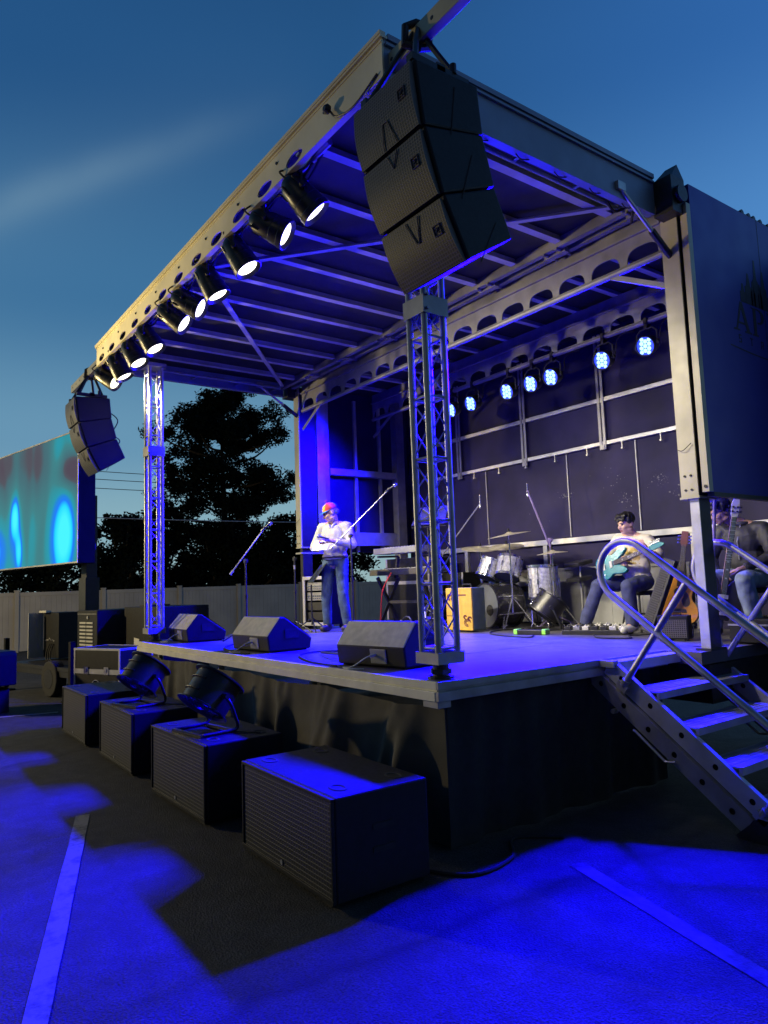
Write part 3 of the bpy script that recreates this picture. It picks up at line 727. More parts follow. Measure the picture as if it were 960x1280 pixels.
    for cy, w, h in ((3.72, .10, .46), (3.86, .13, .38), (3.58, .13, .30), (3.99, .11, .26), (3.47, .10, .18), (3.66, .08, .24), (3.79, .07, .24)):
        b = cz+.29
        poly([(-w/2, 0), (w/2, 0), (w/2, h*.55), (w*.28, h*.60), (.012, h), (-.012, h), (-w*.28, h*.60), (-w/2, h*.55)], cy, b, 1)
    m.build('lettering', M_logo, pr)
lettering()
for y in (3.85, 5.0): m = MB(); m.bx(.4351, .4362, y-.004, y+.004, 1.30, 3.985); m.build('panel_seam', M_logo, pr)
m = MB(); m.bx(-6.50, -6.46, 2.92, 5.0, 1.19, 3.93)
pl = sp_(m, 'end_panel', M_wall)
m = MB()
m.bx(-6.455, -6.30, 2.93, 3.07, 1.20, 3.86)                     # pale stud next to the post
m.build('stud', M_alu, pl)
m = MB(); m.bx(-6.455, -6.36, 3.08, 3.19, .0, 3.80); m.build('stud', M_alu, pl)
for y in (3.76, 4.27): m = MB(); m.bx(-6.455, -6.41, y-.025, y+.025, 1.2, 3.80); m.build('stud', M_alu, pl)
m = MB(); m.bx(-6.455, -6.30, 4.55, 4.72, .0, 3.86); m.build('stud', M_alu_dark, pl)
m = MB(); m.bx(-6.455, -6.33, 3.195, 4.545, 2.475, 2.58); m.build('cross_rail', M_alu, pl)
m = MB(); m.bx(-6.455, -6.33, 3.195, 4.545, 1.30, 1.52); m.build('cross_rail', M_alu, pl)
m = MB(); m.bx(-6.50, -6.31, 2.60, 3.05, 1.165, 1.19); m.build('panel_edge', M_alu, pl)
# ---- back wall
m = MB(); m.bx(-6.45, 1.6, 4.90, 4.94, -.05, 3.93)
bw = sp_(m, 'back_wall', M_wall)
def bp(m, name, mm, **k): return m.build(name, mm, bw, **k)
for z, h in ((2.36, .05), (2.94, .055), (1.11, .075)):
    m = MB(); m.bx(-5.75, 1.55, 4.845, 4.899, z, z+h); bp(m, 'wall_rail', M_alu, bevel=.004)
for x in (-5.0, -3.58, -2.2, -.8): 
    m = MB(); m.bx(x-.05, x-.012, 4.835, 4.8445, 2.30, 3.85); m.bx(x+.012, x+.05, 4.835, 4.8445, 2.30, 3.85); m.bx(x-.03, x+.03, 4.82, 4.834, 2.30, 2.36)
    bp(m, 'wall_stud', M_alu_dark)
for x in (-4.95, -3.3, -1.05, .2): m = MB(); m.bx(x-.035, x+.035, 4.85, 4.898, .0, 1.109); bp(m, 'wall_stud', M_alu)
for k in range(9):
    x = -5.2+k*.55; m = MB(); m.bx(x-.006, x+.006, 4.82, 4.84, 2.28, 2.36); m.bx(x-.015, x+.015, 4.815, 4.845, 2.26, 2.28)
    bp(m, 'hanging_hook', M_steel)
for x in (-4.45, -2.85, -1.75, -.9): m = MB(); m.bx(x-.008, x+.008, 4.882, 4.8985, 1.2, 2.35); bp(m, 'wall_seam', M_alu_dark)
m = MB()   # scuffs and peeled patches low on the wall
for cx, cz, n, s in ((-2.9, 1.78, 40, .09), (-1.95, 1.62, 40, .12), (-1.45, 1.82, 44, .12), (-2.2, 1.9, 16, .2), (-.95, 1.85, 40, .10), (-1.2, 1.6, 26, .09), (-3.4, 1.55, 6, .3)):
    for _ in range(n):
        x = cx+rnd.gauss(0, s*.6); z = cz+rnd.gauss(0, s*.38); r = rnd.uniform(.002, .006)*(1 if rnd.random() < .8 else 2.6)
        k = rnd.randint(4, 7); a0 = rnd.random()*6
        m.add([(x+r*rnd.uniform(.5, 1.4)*math.cos(a0+6.283*i/k), 4.8965, z+r*rnd.uniform(.4, 1.1)*math.sin(a0+6.283*i/k)) for i in range(k)], [tuple(range(k))])
bp(m, 'scuff_marks', M_scuff)
m = MB(); m.bx(-4.05, -1.1, 4.80, 4.84, .03, .74); m.bx(-4.07, -1.08, 4.78, 4.845, .741, .775)
for k in range(7): m.bx(-4.0+.45*k-.006, -4.0+.45*k+.006, 4.795, 4.7995, .03, .74)
bp(m, 'kick_board', M_wallwhite)

# ------------------------------------------------------------------ truss towers
def tower(loc, label, mt):
    root = thing('truss_tower', label, 'truss tower', loc, group='corner truss towers')
    a = .082; z0 = .10; z1 = 3.70-loc[2]
    for sx in (-1, 1):
        for sy in (-1, 1):
            m = MB(); m.cyl((sx*a, sy*a, z0+.02), (sx*a, sy*a, z1), .0235, n=14); m.build('chord', mt, root, smooth=40)
    m = MB(); nb = 8; h = (z1-.2-z0)/nb
    for i in range(nb+1):
        z = z0+.1+h*i
        for p, q in (((-a, -a), (a, -a)), ((a, -a), (a, a)), ((a, a), (-a, a)), ((-a, a), (-a, -a))):
            m.cyl((*p, z), (*q, z), .010, n=8)
            if i < nb:
                zm = z+h/2
                m.cyl((*p, z+.02), (*q, zm), .0055, n=6); m.cyl((*q, zm), (*p, z+h-.02), .0055, n=6)
    m.build('lattice', mt, root, smooth=40)
    m = MB(); m.bx(-a-.034, a+.034, -a-.034, -a-.028, z0, z0+.075); m.bx(-a-.034, a+.034, a+.028, a+.034, z0, z0+.075); m.bx(-a-.034, -a-.028, -a-.0279, a+.0279, z0, z0+.075); m.bx(a+.028, a+.034, -a-.0279, a+.0279, z0, z0+.075)
    m.bx(-a-.027, a+.027, -a-.027, a+.027, z0+.0, z0+.012)
    m.build('base_frame', M_alu_dark, root)
    m = MB(); z = 2.47
    m.bx(-a-.030, a+.030, -a-.030, -a-.024, z, z+.13); m.bx(-a-.030, a+.030, a+.024, a+.030, z, z+.13); m.bx(-a-.030, -a-.024, -a-.0239, a+.0239, z, z+.13); m.bx(a+.024, a+.030, -a-.0239, a+.0239, z, z+.13)
    m.cyl((a+.034, -a, z+.03), (a+.05, -a, z+.03), .012, n=8); m.cyl((a+.034, -a, z+.13), (a+.05, -a, z+.13), .012, n=8)
    m.build('sleeve', M_alu_dark, root)
    m = MB(); m.bx(-a-.05, a+.05, -a-.05, a+.05, z1, z1+.05); m.build('head_plate', M_alu_dark, root)
    m = MB(); m.cyl((0, 0, 0), (0, 0, z0), .055, n=16); m.cyl((0, 0, 0), (0, 0, .015), .09, n=16); m.cyl((0, 0, .03), (0, 0, .06), .075, n=6); m.build('foot', M_black, root)
    return root
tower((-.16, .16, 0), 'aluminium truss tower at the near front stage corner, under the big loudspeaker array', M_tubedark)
tower((-5.98, .16, 0), 'bright truss tower at the far front stage corner', M_steel)
# ------------------------------------------------------------------ line arrays hanging from the outriggers
def line_array(x0, y0, label, first):
    root = thing('line_array', label, 'speaker array', (x0, y0, 3.46), group='hanging speaker arrays')
    # local: x 0..-.58 across, y into the stage, z down from the rig. right-hand edge at x = 0
    tilt = [8, 18, 27]; W = .58
    fr = [(-.03, .0), (.05, -.335)]
    p = Vector((0., 0., 0.)); top_back = None
    boxes = []
    y, z = 0., 0.
    profs = []
    for i, t in enumerate(tilt):
        a = R(t); h = .375
        y2 = y+h*math.sin(a); z2 = z-h*math.cos(a)
        d0 = [.47, .45, .43][i]; u = (math.cos(a-R(5)), math.sin(a-R(5))); v = (math.cos(a+R(5)), math.sin(a+R(5)))
        prof = [(y, z), (y2-.003*u[0], z2+.006), (y2+d0*v[0]*.97, z2+d0*v[1]*.97), (y+d0*u[0], z+d0*u[1])]
        profs.append((prof, (y, z), (y2, z2), a)); y, z = y2, z2
    for i, (prof, a0, a1, a) in enumerate(profs):
        m = MB(); m.prism(prof, -W, 0, lambda u, v, d: (d, u, v))
        b = m.build('speaker_box', M_cab, root, bevel=.012)
        n = Vector((0, -math.cos(a), -math.sin(a))); t = Vector((0, a1[0]-a0[0], a1[1]-a0[1])); A = Vector((0, *a0))
        m = MB(); seg = 10; vs = []
        for k in range(seg+1):
            q = k/seg; bul = .022+.020*math.sin(math.pi*q)
            for xx in (-W+.02, -.02): vs.append(A+t*(.03+.94*q)+n*bul+Vector((xx, 0, 0)))
        m.add(vs, [(2*k, 2*k+1, 2*k+3, 2*k+2) for k in range(seg)])
        for xx in (-W+.02, -.02):
            for k in range(seg):
                q0, q1 = (.03+.94*k/seg), (.03+.94*(k+1)/seg)
                m.add([A+t*q0+Vector((xx, 0, 0))+n*.004, A+t*q1+Vector((xx, 0, 0))+n*.004, vs[2*k+2+(0 if xx < -.1 else 1)], vs[2*k+(0 if xx < -.1 else 1)]], [(0, 1, 2, 3)])
        m.build('grille', M_grille_fine, b, smooth=50)
        m = MB(); nn = n*.047
        def pt(xx, q, off=0.): return A+t*q+Vector((xx, 0, 0))+n*(.023+.020*math.sin(math.pi*q)+.003+off)
        # thin chevron and the small square badge
        cx = -W*.46
        c0, c1 = ((.62, .96) if i == 0 else (.04, .36)) if i != 1 else (.0, .16)
        if i == 0: ch = [(cx-.06, .96), (cx-.025, .60), (cx+.02, .60), (cx+.06, .96)]
        elif i == 1: ch = [(cx-.05, .05), (cx-.01, .27), (cx+.045, .05)]
        else: ch = [(cx-.06, .06), (cx-.01, .42), (cx+.01, .42), (cx+.055, .06)]
        pp = []
        for (xa, qa), (xb, qb) in zip(ch[:-1], ch[1:]):
            for k in range(5): pp.append(pt(xa+(xb-xa)*k/4, qa+(qb-qa)*k/4))
        m.tube(pp, .0035, 5); m.build('chevron', M_scuff, b); m = MB()
        bx = -.10; q0 = .33
        m.tube([pt(bx-.028, q0), pt(bx+.028, q0), pt(bx+.028, q0+.15), pt(bx-.028, q0+.15)], .0045, 5, closed=True)
        m.tube([pt(bx-.012, q0+.04), pt(bx+.012, q0+.04), pt(bx-.012, q0+.11), pt(bx+.012, q0+.11)], .004, 5)
        m.build('badge', M_scuff, b)
        m = MB(); q = (A+Vector((0, *a1)))/2; m.box(q+Vector((.001, .24, -.02)), (.003, .006, .30), Euler((-a, 0, 0))); m.build('side_groove', M_rubber, b)
    m = MB(); m.bx(-W+.04, -W+.09, .02, .44, .035, .075); m.bx(-.09, -.04, .02, .44, .035, .075); m.bx(-W+.04, -.04, .20, .26, .04, .09); m.cyl((-.05, .33, .07), (-.05, .33, .13), .02, n=10); m.cyl((-W+.06, .33, .07), (-W+.06, .33, .13), .02, n=10)
    m.build('flying_frame', M_black, root)
    m = MB()
    top = Vector((-W/2, .27, .50))
    for xx in (-W+.06, -.06):
        for yy in (.06, .38): m.tube([(xx, yy, .06), (xx*.5-W/4, (yy+.27)/2, .28), tuple(top+Vector((.02 if xx > -.2 else -.02, 0, -.02)))], .018, 6)
    m.tube([(-W/2-.03, .21, .50), (-W/2-.03, .20, .38), (-W/2+.03, .27, .35), (-W/2+.03, .34, .38), (-W/2+.03, .345, .52), (-W/2, .27, .53)], .025, 8, closed=True)
    m.build('lifting_straps', M_black, root)
    m = MB()
    m.tube(spline([(-.2, .45, -.1), (-.15, .62, -.25), (-.2, .56, -.45), (-.25, .68, -.55), (-.2, .52, -.75)], 6), .008, 5)
    m.build('signal_cable', M_rubber, root)
    return root
line_array(.80, -.655, 'big black three-box speaker array hanging over the near stage corner', True)
line_array(-7.0, -.615, 'distant three-box speaker array hanging beside the video wall', False)

# ------------------------------------------------------------------ front wash lights on a pipe under the fascia
m = MB(); m.cyl((-6.75, -.345, 3.835), (-.55, -.345, 3.835), .026, n=12)
for k in range(9): m.bx(-6.3+.68*k-.02, -6.3+.68*k+.02, -.44, -.28, 3.862, 3.88); m.bx(-6.3+.68*k-.015, -6.3+.68*k+.015, -.36, -.33, 3.835, 3.862)
tag(m.build('lighting_pipe', M_steel), 'long steel pipe under the roof fascia carrying the row of wash lights', 'pipe')
def swag(x0, x1, y, z, n, drop, seed, label):
    rnd = random.Random(seed); m = MB(); pts = []
    for i in range(n+1):
        x = x0+(x1-x0)*i/n
        pts.append((x, y+rnd.uniform(-.012, .012), z))
        if i < n: pts.append((x+(x1-x0)/n*.5, y+rnd.uniform(-.03, .03), z-drop*rnd.uniform(.3, 1.3)))
    m.tube(spline(pts, 6), .010, 6); tag(m.build('cable', M_rubber), label, 'cable', 'cables tied along the lighting pipe')
swag(-6.6, -.62, -.372, 3.85, 13, .06, 1, 'black cable tied in short loops along the lighting pipe')
swag(-6.5, -.70, -.318, 3.83, 9, .10, 2, 'black cable tied in short loops along the lighting pipe')
swag(-6.5, -.80, -.350, 3.80, 10, .05, 3, 'black cable tied in short loops along the lighting pipe')
WASH = [(-1.00, (.26, .62, -.76)), (-1.55, (.50, .66, -.50)), (-2.14, (.32, .40, -.86)), (-2.80, (.22, .42, -.88)), (-3.42, (.55, .68, -.50)), (-3.86, (.48, .62, -.60)),
        (-4.66, (.34, .40, -.86)), (-5.28, (.36, .38, -.86)), (-5.90, (.22, .42, -.88)), (-6.50, (.60, .60, -.52))]
ORD = ['first wash light of the row, closest to the big speaker array', 'second wash light from the big speaker array, lens turned to the stage', 'third wash light from the big speaker array, bright round lens showing', 'fourth wash light from the big array, with a bundled cable above it',
       'fifth wash light of the row, lens turned away', 'sixth wash light, tilted, with cable bundle at its clamp', 'seventh wash light of the row, bright lens aimed down', 'eighth wash light of the row, above the far truss tower side',
       'ninth wash light, second from the distant speaker array', 'last wash light of the row, right beside the distant speaker array']
def wash(x, aim, label, i):
    K = 1.32
    root = thing('wash_light', label, 'stage light', (x, -.345, 3.835), group='wash lights under the roof front')
    rnd = random.Random(40+i)
    c = Vector((.0, .0, -.185)); a = Vector(aim).normalized(); q = Matrix.Translation(c) @ zrot(a) @ Matrix.Scale(K, 4)
    m = MB(); m.lathe([(0, -.11), (.045, -.11), (.064, -.09), (.080, -.06), (.084, .0), (.088, .02), (.088, .05), (.092, .055), (.094, .11), (.098, .115), (.098, .150), (.093, .152), (.073, .129)], q, 24, cap=False)
    for k in range(6):
        an = k*math.pi/3; m.box(q @ Vector((.082*math.cos(an), .082*math.sin(an), -.05)), (.012, .012, .08), (zrot(a).to_3x3() @ Matrix.Rotation(an, 3, 'Z')))
    body = m.build('lamp_body', M_blackgloss, root, smooth=35)
    m = MB(); m.lathe([(0, .140), (.04, .138), (.072, .130)], q, 24, cap=False); m.build('lens', M_lens, body, smooth=60)
    # yoke lies in the plane that holds the pipe axis
    sx = q.to_3x3() @ Vector((1, 0, 0)); s = Vector((0, 1, 0)).cross(a).normalized() if abs(a.y) < .95 else Vector((1, 0, 0))
    s = a.cross(Vector((0, 0, 1))).normalized()
    m = MB(); w = .138
    pts = [c+s*w, c+s*w+Vector((0, 0, .09)), c+s*w*.75+Vector((0, 0, .125)), c-s*w*.75+Vector((0, 0, .125)), c-s*w+Vector((0, 0, .09)), c-s*w]
    m.tube(pts, .009, 6)
    m.cyl(c+s*w*.8, c+s*w*1.2, .022, n=10); m.cyl(c-s*w*.8, c-s*w*1.2, .022, n=10)
    m.build('yoke', M_black, root)
    m = MB(); m.bx(-.022, .022, -.04, .04, -.04, .035); m.cyl((0, -.05, -.01), (0, .05, -.01), .014, n=8); m.cyl((0, 0, -.06), (0, 0, -.02), .015, n=8); m.build('clamp', M_black, root, bevel=.004)
    m = MB(); b = q @ Vector((0, 0, -.11))
    m.tube(spline([b, b+Vector((rnd.uniform(-.06, .02), -.05, .06)), Vector((-.08, -.03, .03)), Vector((-.14, .02, -.04+rnd.uniform(-.03, .03))), Vector((-.2, .03, .02)), Vector((-.34, .02, -.02+rnd.uniform(-.03, .02)))], 5), .008, 5)
    if i in (3, 5):
        for k in range(4): m.tube(arc((0, 0), .05+.006*k, 0, 6.0, 14, lambda u, v: Vector((u-.06, -.03+.01*k, v*.8+.02))), .007, 5)
    m.build('power_cable', M_rubber, root)
    l = lamp('wash_lamp', 'SPOT', c+a*.20, E_WASH, (1., .90, .68), aim=c+a*.20+Vector(WASH_AIM[i])-Vector((x, -.3, 3.66)), size=.06, cone=78, blend=1.); l.parent = root
E_WASH = 360
WASH_AIM = [(-.9, 3.8, .9), (-1.6, 4.3, .8), (-1.7, 3.0, .4), (-3.2, 4.1, .7), (-3.4, 4.0, .6), (-1.4, 4.0, .9), (-4.8, 3.0, .6), (-5.2, 2.6, 1.), (-4.6, 3.4, .6), (.2, 3.6, .9)]
for i, ((x, aim), lb) in enumerate(zip(WASH, ORD)): wash(x, aim, lb, i)

# ------------------------------------------------------------------ blue LED pars on the rear arch
LED = [-.90, -1.477, -2.251, -2.588, -3.014, -3.722, -4.153, -4.65]
LORD = ['lit blue LED light closest to the cream post', 'second lit blue LED light from the cream post, with a wide gap after it', 'third lit blue LED light from the cream post', 'fourth lit blue LED light, middle of the close trio', 'fifth lit blue LED light, last of the close trio',
        'sixth lit blue LED light of the rear row', 'seventh lit blue LED light, just right of the truss tower', 'blue LED light half hidden behind the near truss tower']
E_LED = 5200
E_LED_N = 1.0
def par(x, label, i):
    root = thing('led_par_light', label, 'stage light', (x, 4.006, 3.45), group='blue LED lights on the rear beam')
    c = Vector((0, -.02, -.275)); a = Vector((.10, -.90, -.36)).normalized(); q = Matrix.Translation(c) @ zrot(a)
    m = MB(); m.lathe([(0, -.11), (.07, -.11), (.10, -.08), (.108, .02), (.112, .05), (.112, .07), (.10, .07), (.098, .05), (0, .05)], q, 24, cap=False); b = m.build('lamp_body', M_blackgloss, root, smooth=35)
    m = MB(); r = .023
    for k in range(1): m.lathe([(0, .058), (r, .056)], q, 14, cap=False)
    for k in range(6):
        an = k*math.pi/3+.3; m.lathe([(0, .058), (r, .056)], q @ Matrix.Translation((.050*math.cos(an), .050*math.sin(an), 0)), 14, cap=False)
    for k in range(6):
        an = k*math.pi/3+.3+math.pi/6
        if k % 3 != 2: m.lathe([(0, .058), (r*.95, .056)], q @ Matrix.Translation((.082*math.cos(an), .082*math.sin(an), 0)), 14, cap=False)
    m.build('led_cluster', M_led, b)
    m = MB(); m.lathe([(0, .0535), (.096, .0535)], q, 28, cap=False); m.build('front_glass', M_ledglow, b)
    m = MB(); s = Vector((1, 0, 0)); w = .125
    m.tube([c+s*w, c+s*w+Vector((0, 0, .14)), c+s*w*.6+Vector((0, 0, .19)), c-s*w*.6+Vector((0, 0, .19)), c-s*w+Vector((0, 0, .14)), c-s*w], .010, 6)
    m.cyl(c+s*w*.8, c+s*w*1.2, .02, n=10); m.cyl(c-s*w*.8, c-s*w*1.2, .02, n=10); m.build('yoke', M_black, root)
    m = MB(); m.bx(-.022, .022, -.04, .04, -.085, .04); m.cyl((0, -.05, -.03), (0, .05, -.03), .012, n=8); m.build('clamp', M_black, root, bevel=.004)
    m = MB(); m.tube(spline([c+Vector((0, .11, 0)), c+Vector((.05, .16, .10)), Vector((.14, .06, -.06)), Vector((.26, .03, -.03)), Vector((.40, .02, -.05))], 5), .007, 5); m.build('power_cable', M_rubber, root)
    l = lamp('led_lamp', 'SPOT', c+a*.10, E_LED*(2.2 if i == 0 else 1.), (.004, .0, 1.), aim=c+a*.10+Vector((LED_AIM[i][0]-x, LED_AIM[i][1]-4.0, LED_AIM[i][2]-3.17)), size=.15, cone=(96 if i == 0 else 106), blend=1.); l.parent = root
LED_AIM = [(1.2, -2.2, -1.), (.3, -2.2, -1.), (-1, -2, -1), (-1.5, -3, -1.), (-2.2, -3, -1), (-3, -3, -1), (-3.8, -3.4, -1), (-6.5, 1.8, 1.0)]
for i, (x, lb) in enumerate(zip(LED, LORD)): par(x, lb, i)

# ------------------------------------------------------------------ subwoofers on the ground
def sub():
    root = thing('subwoofer', '', 'subwoofer', (0, 0, G), group='subwoofers in front of the stage')
    W, D, H = 1.15, .64, .57
    m = MB(); m.bx(-W, 0, .022, D, .03, H); b = m.build('cabinet', M_cab, root, bevel=.010)
    m = MB(); m.bx(-W+.004, -.004, .0, .022, .03, .055); m.bx(-W+.004, -.004, .0, .022, H-.022, H-.004); m.bx(-W+.004, -W+.022, .0, .022, .0551, H-.0221); m.bx(-.022, -.004, .0, .022, .0551, H-.0221)
    m.build('front_frame', M_cab, root, bevel=.003)
    m = MB(); m.bx(-W+.022, -.022, .010, .0215, .055, H-.022); g = m.build('grille', M_grille, root)
    m = MB(); m.lathe([(0, .0), (.014, .0), (.014, .004), (0, .004)], Matrix.Translation((-W*.52, .006, .085)) @ Matrix.Rotation(R(90), 4, 'X'), 14); m.build('badge', M_alu_dark, root)
    for x in (-W+.14, -.16):
        for y in (.14, D-.12):
            m = MB(); m.lathe([(.062, -.001), (.062, .0035), (.046, .004), (.040, -.002), (0, -.002)], Matrix.Translation((x, y, H)) @ Matrix.Diagonal((1.15, .75, 1, 1)), 24, cap=False); m.build('stacking_cup', M_rubber, root)
    m = MB()
    for x in (-W+.12, -.12):
        m.bx(x-.05, x+.05, .03, D-.02, .0, .03)
    m.build('skid', M_rubber, root)
    for z in (.24, .36): m = MB(); m.bx(-.0005, .004, D*.40, D*.62, z, z+.03); m.build('side_handle', M_rubber, root)
    m = MB()
    for z in (.16, .40):
        for x in (-W+.2, -.2): m.cyl((x, D, z), (x, D+.05, z), .05, n=16)
    m.build('caster', M_rubber, root)
    return root
s0 = sub(); s0.location = (.225, -.955, G); s0['label'] = 'subwoofer with nothing on top, in front at the stage corner'
s0.rotation_euler.z = R(-1)
dup(s0, (-1.52, -.950, G), R(.5), 'subwoofer carrying the larger looking fan, second from the stage corner')
dup(s0, (-3.32, -.930, G), R(-.5), 'subwoofer carrying the smaller looking fan, third from the stage corner')
dup(s0, (-5.02, -.930, G), R(0), 'subwoofer beside the road case, far end of the row')
m = MB(); m.tube(spline([(.05, -.30, G+.012), (.35, -.1, G+.012), (.32, .25, G+.012), (.1, .5, G+.012), (.3, .75, G+.012)], 8), .011, 6)
tag(m.build('cable', M_rubber), 'black cable coming out behind the subwoofer at the stage corner', 'cable')

# ------------------------------------------------------------------ drum fans
def fan():
    root = thing('drum_fan', '', 'fan', (0, 0, 0), group='black drum fans')
    c = Vector((0, .04, .285)); a = Vector((0, .62, .78)).normalized(); q = Matrix.Translation(c) @ zrot(a)
    m = MB(); m.lathe([(.212, -.135), (.222, -.138), (.222, -.128), (.192, -.120), (.192, .120), (.222, .128), (.222, .140), (.212, .136), (.186, .125), (.186, -.120), (.212, -.135)], q, 40, cap=False)
    m.build('barrel', M_blackgloss, root, smooth=35)
    m = MB()
    for sgn in (-1, 1):
        for r in (.05, .085, .12, .155, .19): m.tube([q @ Vector((r*math.cos(t*.2618), r*math.sin(t*.2618), sgn*.118)) for t in range(24)], .0022, 4, closed=True)
        for k in range(12): m.cyl(q @ Vector((.03*math.cos(k*.5236), .03*math.sin(k*.5236), sgn*.118)), q @ Vector((.188*math.cos(k*.5236), .188*math.sin(k*.5236), sgn*.118)), .0022, n=4)
        m.lathe([(0, sgn*.122), (.04, sgn*.122), (.04, sgn*.112)], q, 16, cap=False)
    m.build('guard', M_black, root)
    m = MB(); m.lathe([(0, -.07), (.06, -.07), (.06, .05), (0, .05)], q, 20)
    m.build('motor', M_black, root, smooth=40)
    m = MB()
    for k in range(5):
        an = k*2*math.pi/5; r0, r1 = .055, .178
        e = []
        for r, w in ((r0, .035), (r1, .075)):
            for s in (-1, 1):
                t = an+s*w/r; e.append(q @ Vector((r*math.cos(t), r*math.sin(t), s*.028)))
        m.add([e[0], e[1], e[3], e[2]], [(0, 1, 2, 3)])
    m.build('blades', M_alu_dark, root)
    m = MB(); w = .225
    for s in (-1, 1):
        m.tube(spline([c+Vector((s*w*.95, 0, 0)), c+Vector((s*(w+.015), .03, -.06)), c+Vector((s*(w+.015), .07, -.16)), Vector((s*w, .14, .05)), Vector((s*w*.98, .10, .015)), Vector((s*w*.95, -.16, .012))], 6), .014, 8)
        m.cyl(c+Vector((s*.185, 0, 0)), c+Vector((s*.255, 0, 0)), .022, n=12)
    m.bx(-w, w, -.185, -.155, .0, .02); m.bx(-w, w, .10, .125, .0, .02)
    m.build('stand', M_blackgloss, root, smooth=50)
    m = MB()
    m.tube(arc((0, 0), .200, R(60), R(120), 8, lambda u, v: q @ Vector((u, v, .05))), .008, 6); m.tube(arc((0, 0), .200, R(60), R(120), 8, lambda u, v: q @ Vector((u, v, -.05))), .008, 6)
    m.build('carry_handle', M_black, root)
    m = MB(); m.tube(spline([q @ Vector((.05, -.19, -.05)), Vector((.06, -.04, .06)), Vector((.10, .05, .008)), Vector((.28, .12, .007)), Vector((.45, .20, .007))], 6), .006, 5); m.build('power_cord', M_rubber, root)
    return root
f0 = fan(); f0.location = (-2.03, -.72, G+.572); f0.rotation_euler.z = R(8); f0['label'] = 'black drum fan on the second subwoofer from the stage corner'
dup(f0, (-3.86, -.68, G+.572), R(14), 'black drum fan on the third subwoofer, nearer the road case')
dup(f0, (-2.60, 3.98, 0), R(-38), 'black drum fan standing on the stage floor in front of the drum kit')

# ------------------------------------------------------------------ floor monitors
def wedge():
    root = thing('floor_monitor', '', 'monitor speaker', (0, 0, 0), group='floor monitors along the stage edge')
    W = .76; prof = [(.02, .012), (.0, .165), (.145, .345), (.20, .345), (.52, .12), (.50, .012)]
    m = MB(); m.prism(prof, -W/2, W/2, lambda u, v, d: (d, u, v)); m.mi[3] = 1; m.build('cabinet', [M_cab, M_wedgelit], root, bevel=.012)
    m = MB(); n = Vector((0, .225, .32)).normalized(); A = Vector((0, .205, .343)); t = Vector((0, .31, -.218))
    m.add([A+Vector((s*(W/2-.02), 0, 0))+t*k+n*.008 for k in (.02, .98) for s in (-1, 1)], [(0, 1, 3, 2)]); m.build('grille', M_grille_fine, root)
    m = MB()
    nf = Vector((0, -.165+.012, -.02)).normalized(); 
    m.box((.10, .008, .088), (.17, .012, .11), Euler((R(7.5), 0, 0)))
    m.build('connector_plate', M_alu_dark, root, bevel=.003)
    m = MB(); m.tube(spline([(.07, .0, .10), (.03, -.06, .08), (-.06, -.12, .014), (-.14, -.14, .01), (-.02, -.2, .01), (.1, -.15, .01)], 6), .006, 5); m.cyl((.07, .005, .10), (.05, -.035, .09), .011, n=8); m.build('speaker_cable', M_whitec, root)
    for s in (-1, 1):
        m = MB(); x = s*(W/2+.001)
        m.bx(x-.004, x+.004, .20, .36, .13, .155); m.bx(x-.004, x+.004, .20, .36, .205, .225); m.bx(x-.004, x+.004, .20, .215, .1551, .2049); m.bx(x-.004, x+.004, .345, .36, .1551, .2049)
        m.bx(x-.003, x+.002, .2151, .3449, .1551, .2049); m.build('handle_pocket', M_rubber, root)
    m = MB()
    for s in (-1, 1): m.bx(s*.33-.02, s*.33+.02, .05, .47, 0, .012)
    m.build('foot', M_rubber, root)
    return root
w0 = wedge(); w0.location = (-1.06, .20, 0); w0.rotation_euler.z = R(9); w0['label'] = 'floor monitor right next to the near truss tower'
dup(w0, (-3.27, .24, 0), R(3), 'middle floor monitor of the three at the stage edge')
dup(w0, (-5.52, .30, 0), R(-3), 'floor monitor beside the far truss tower')
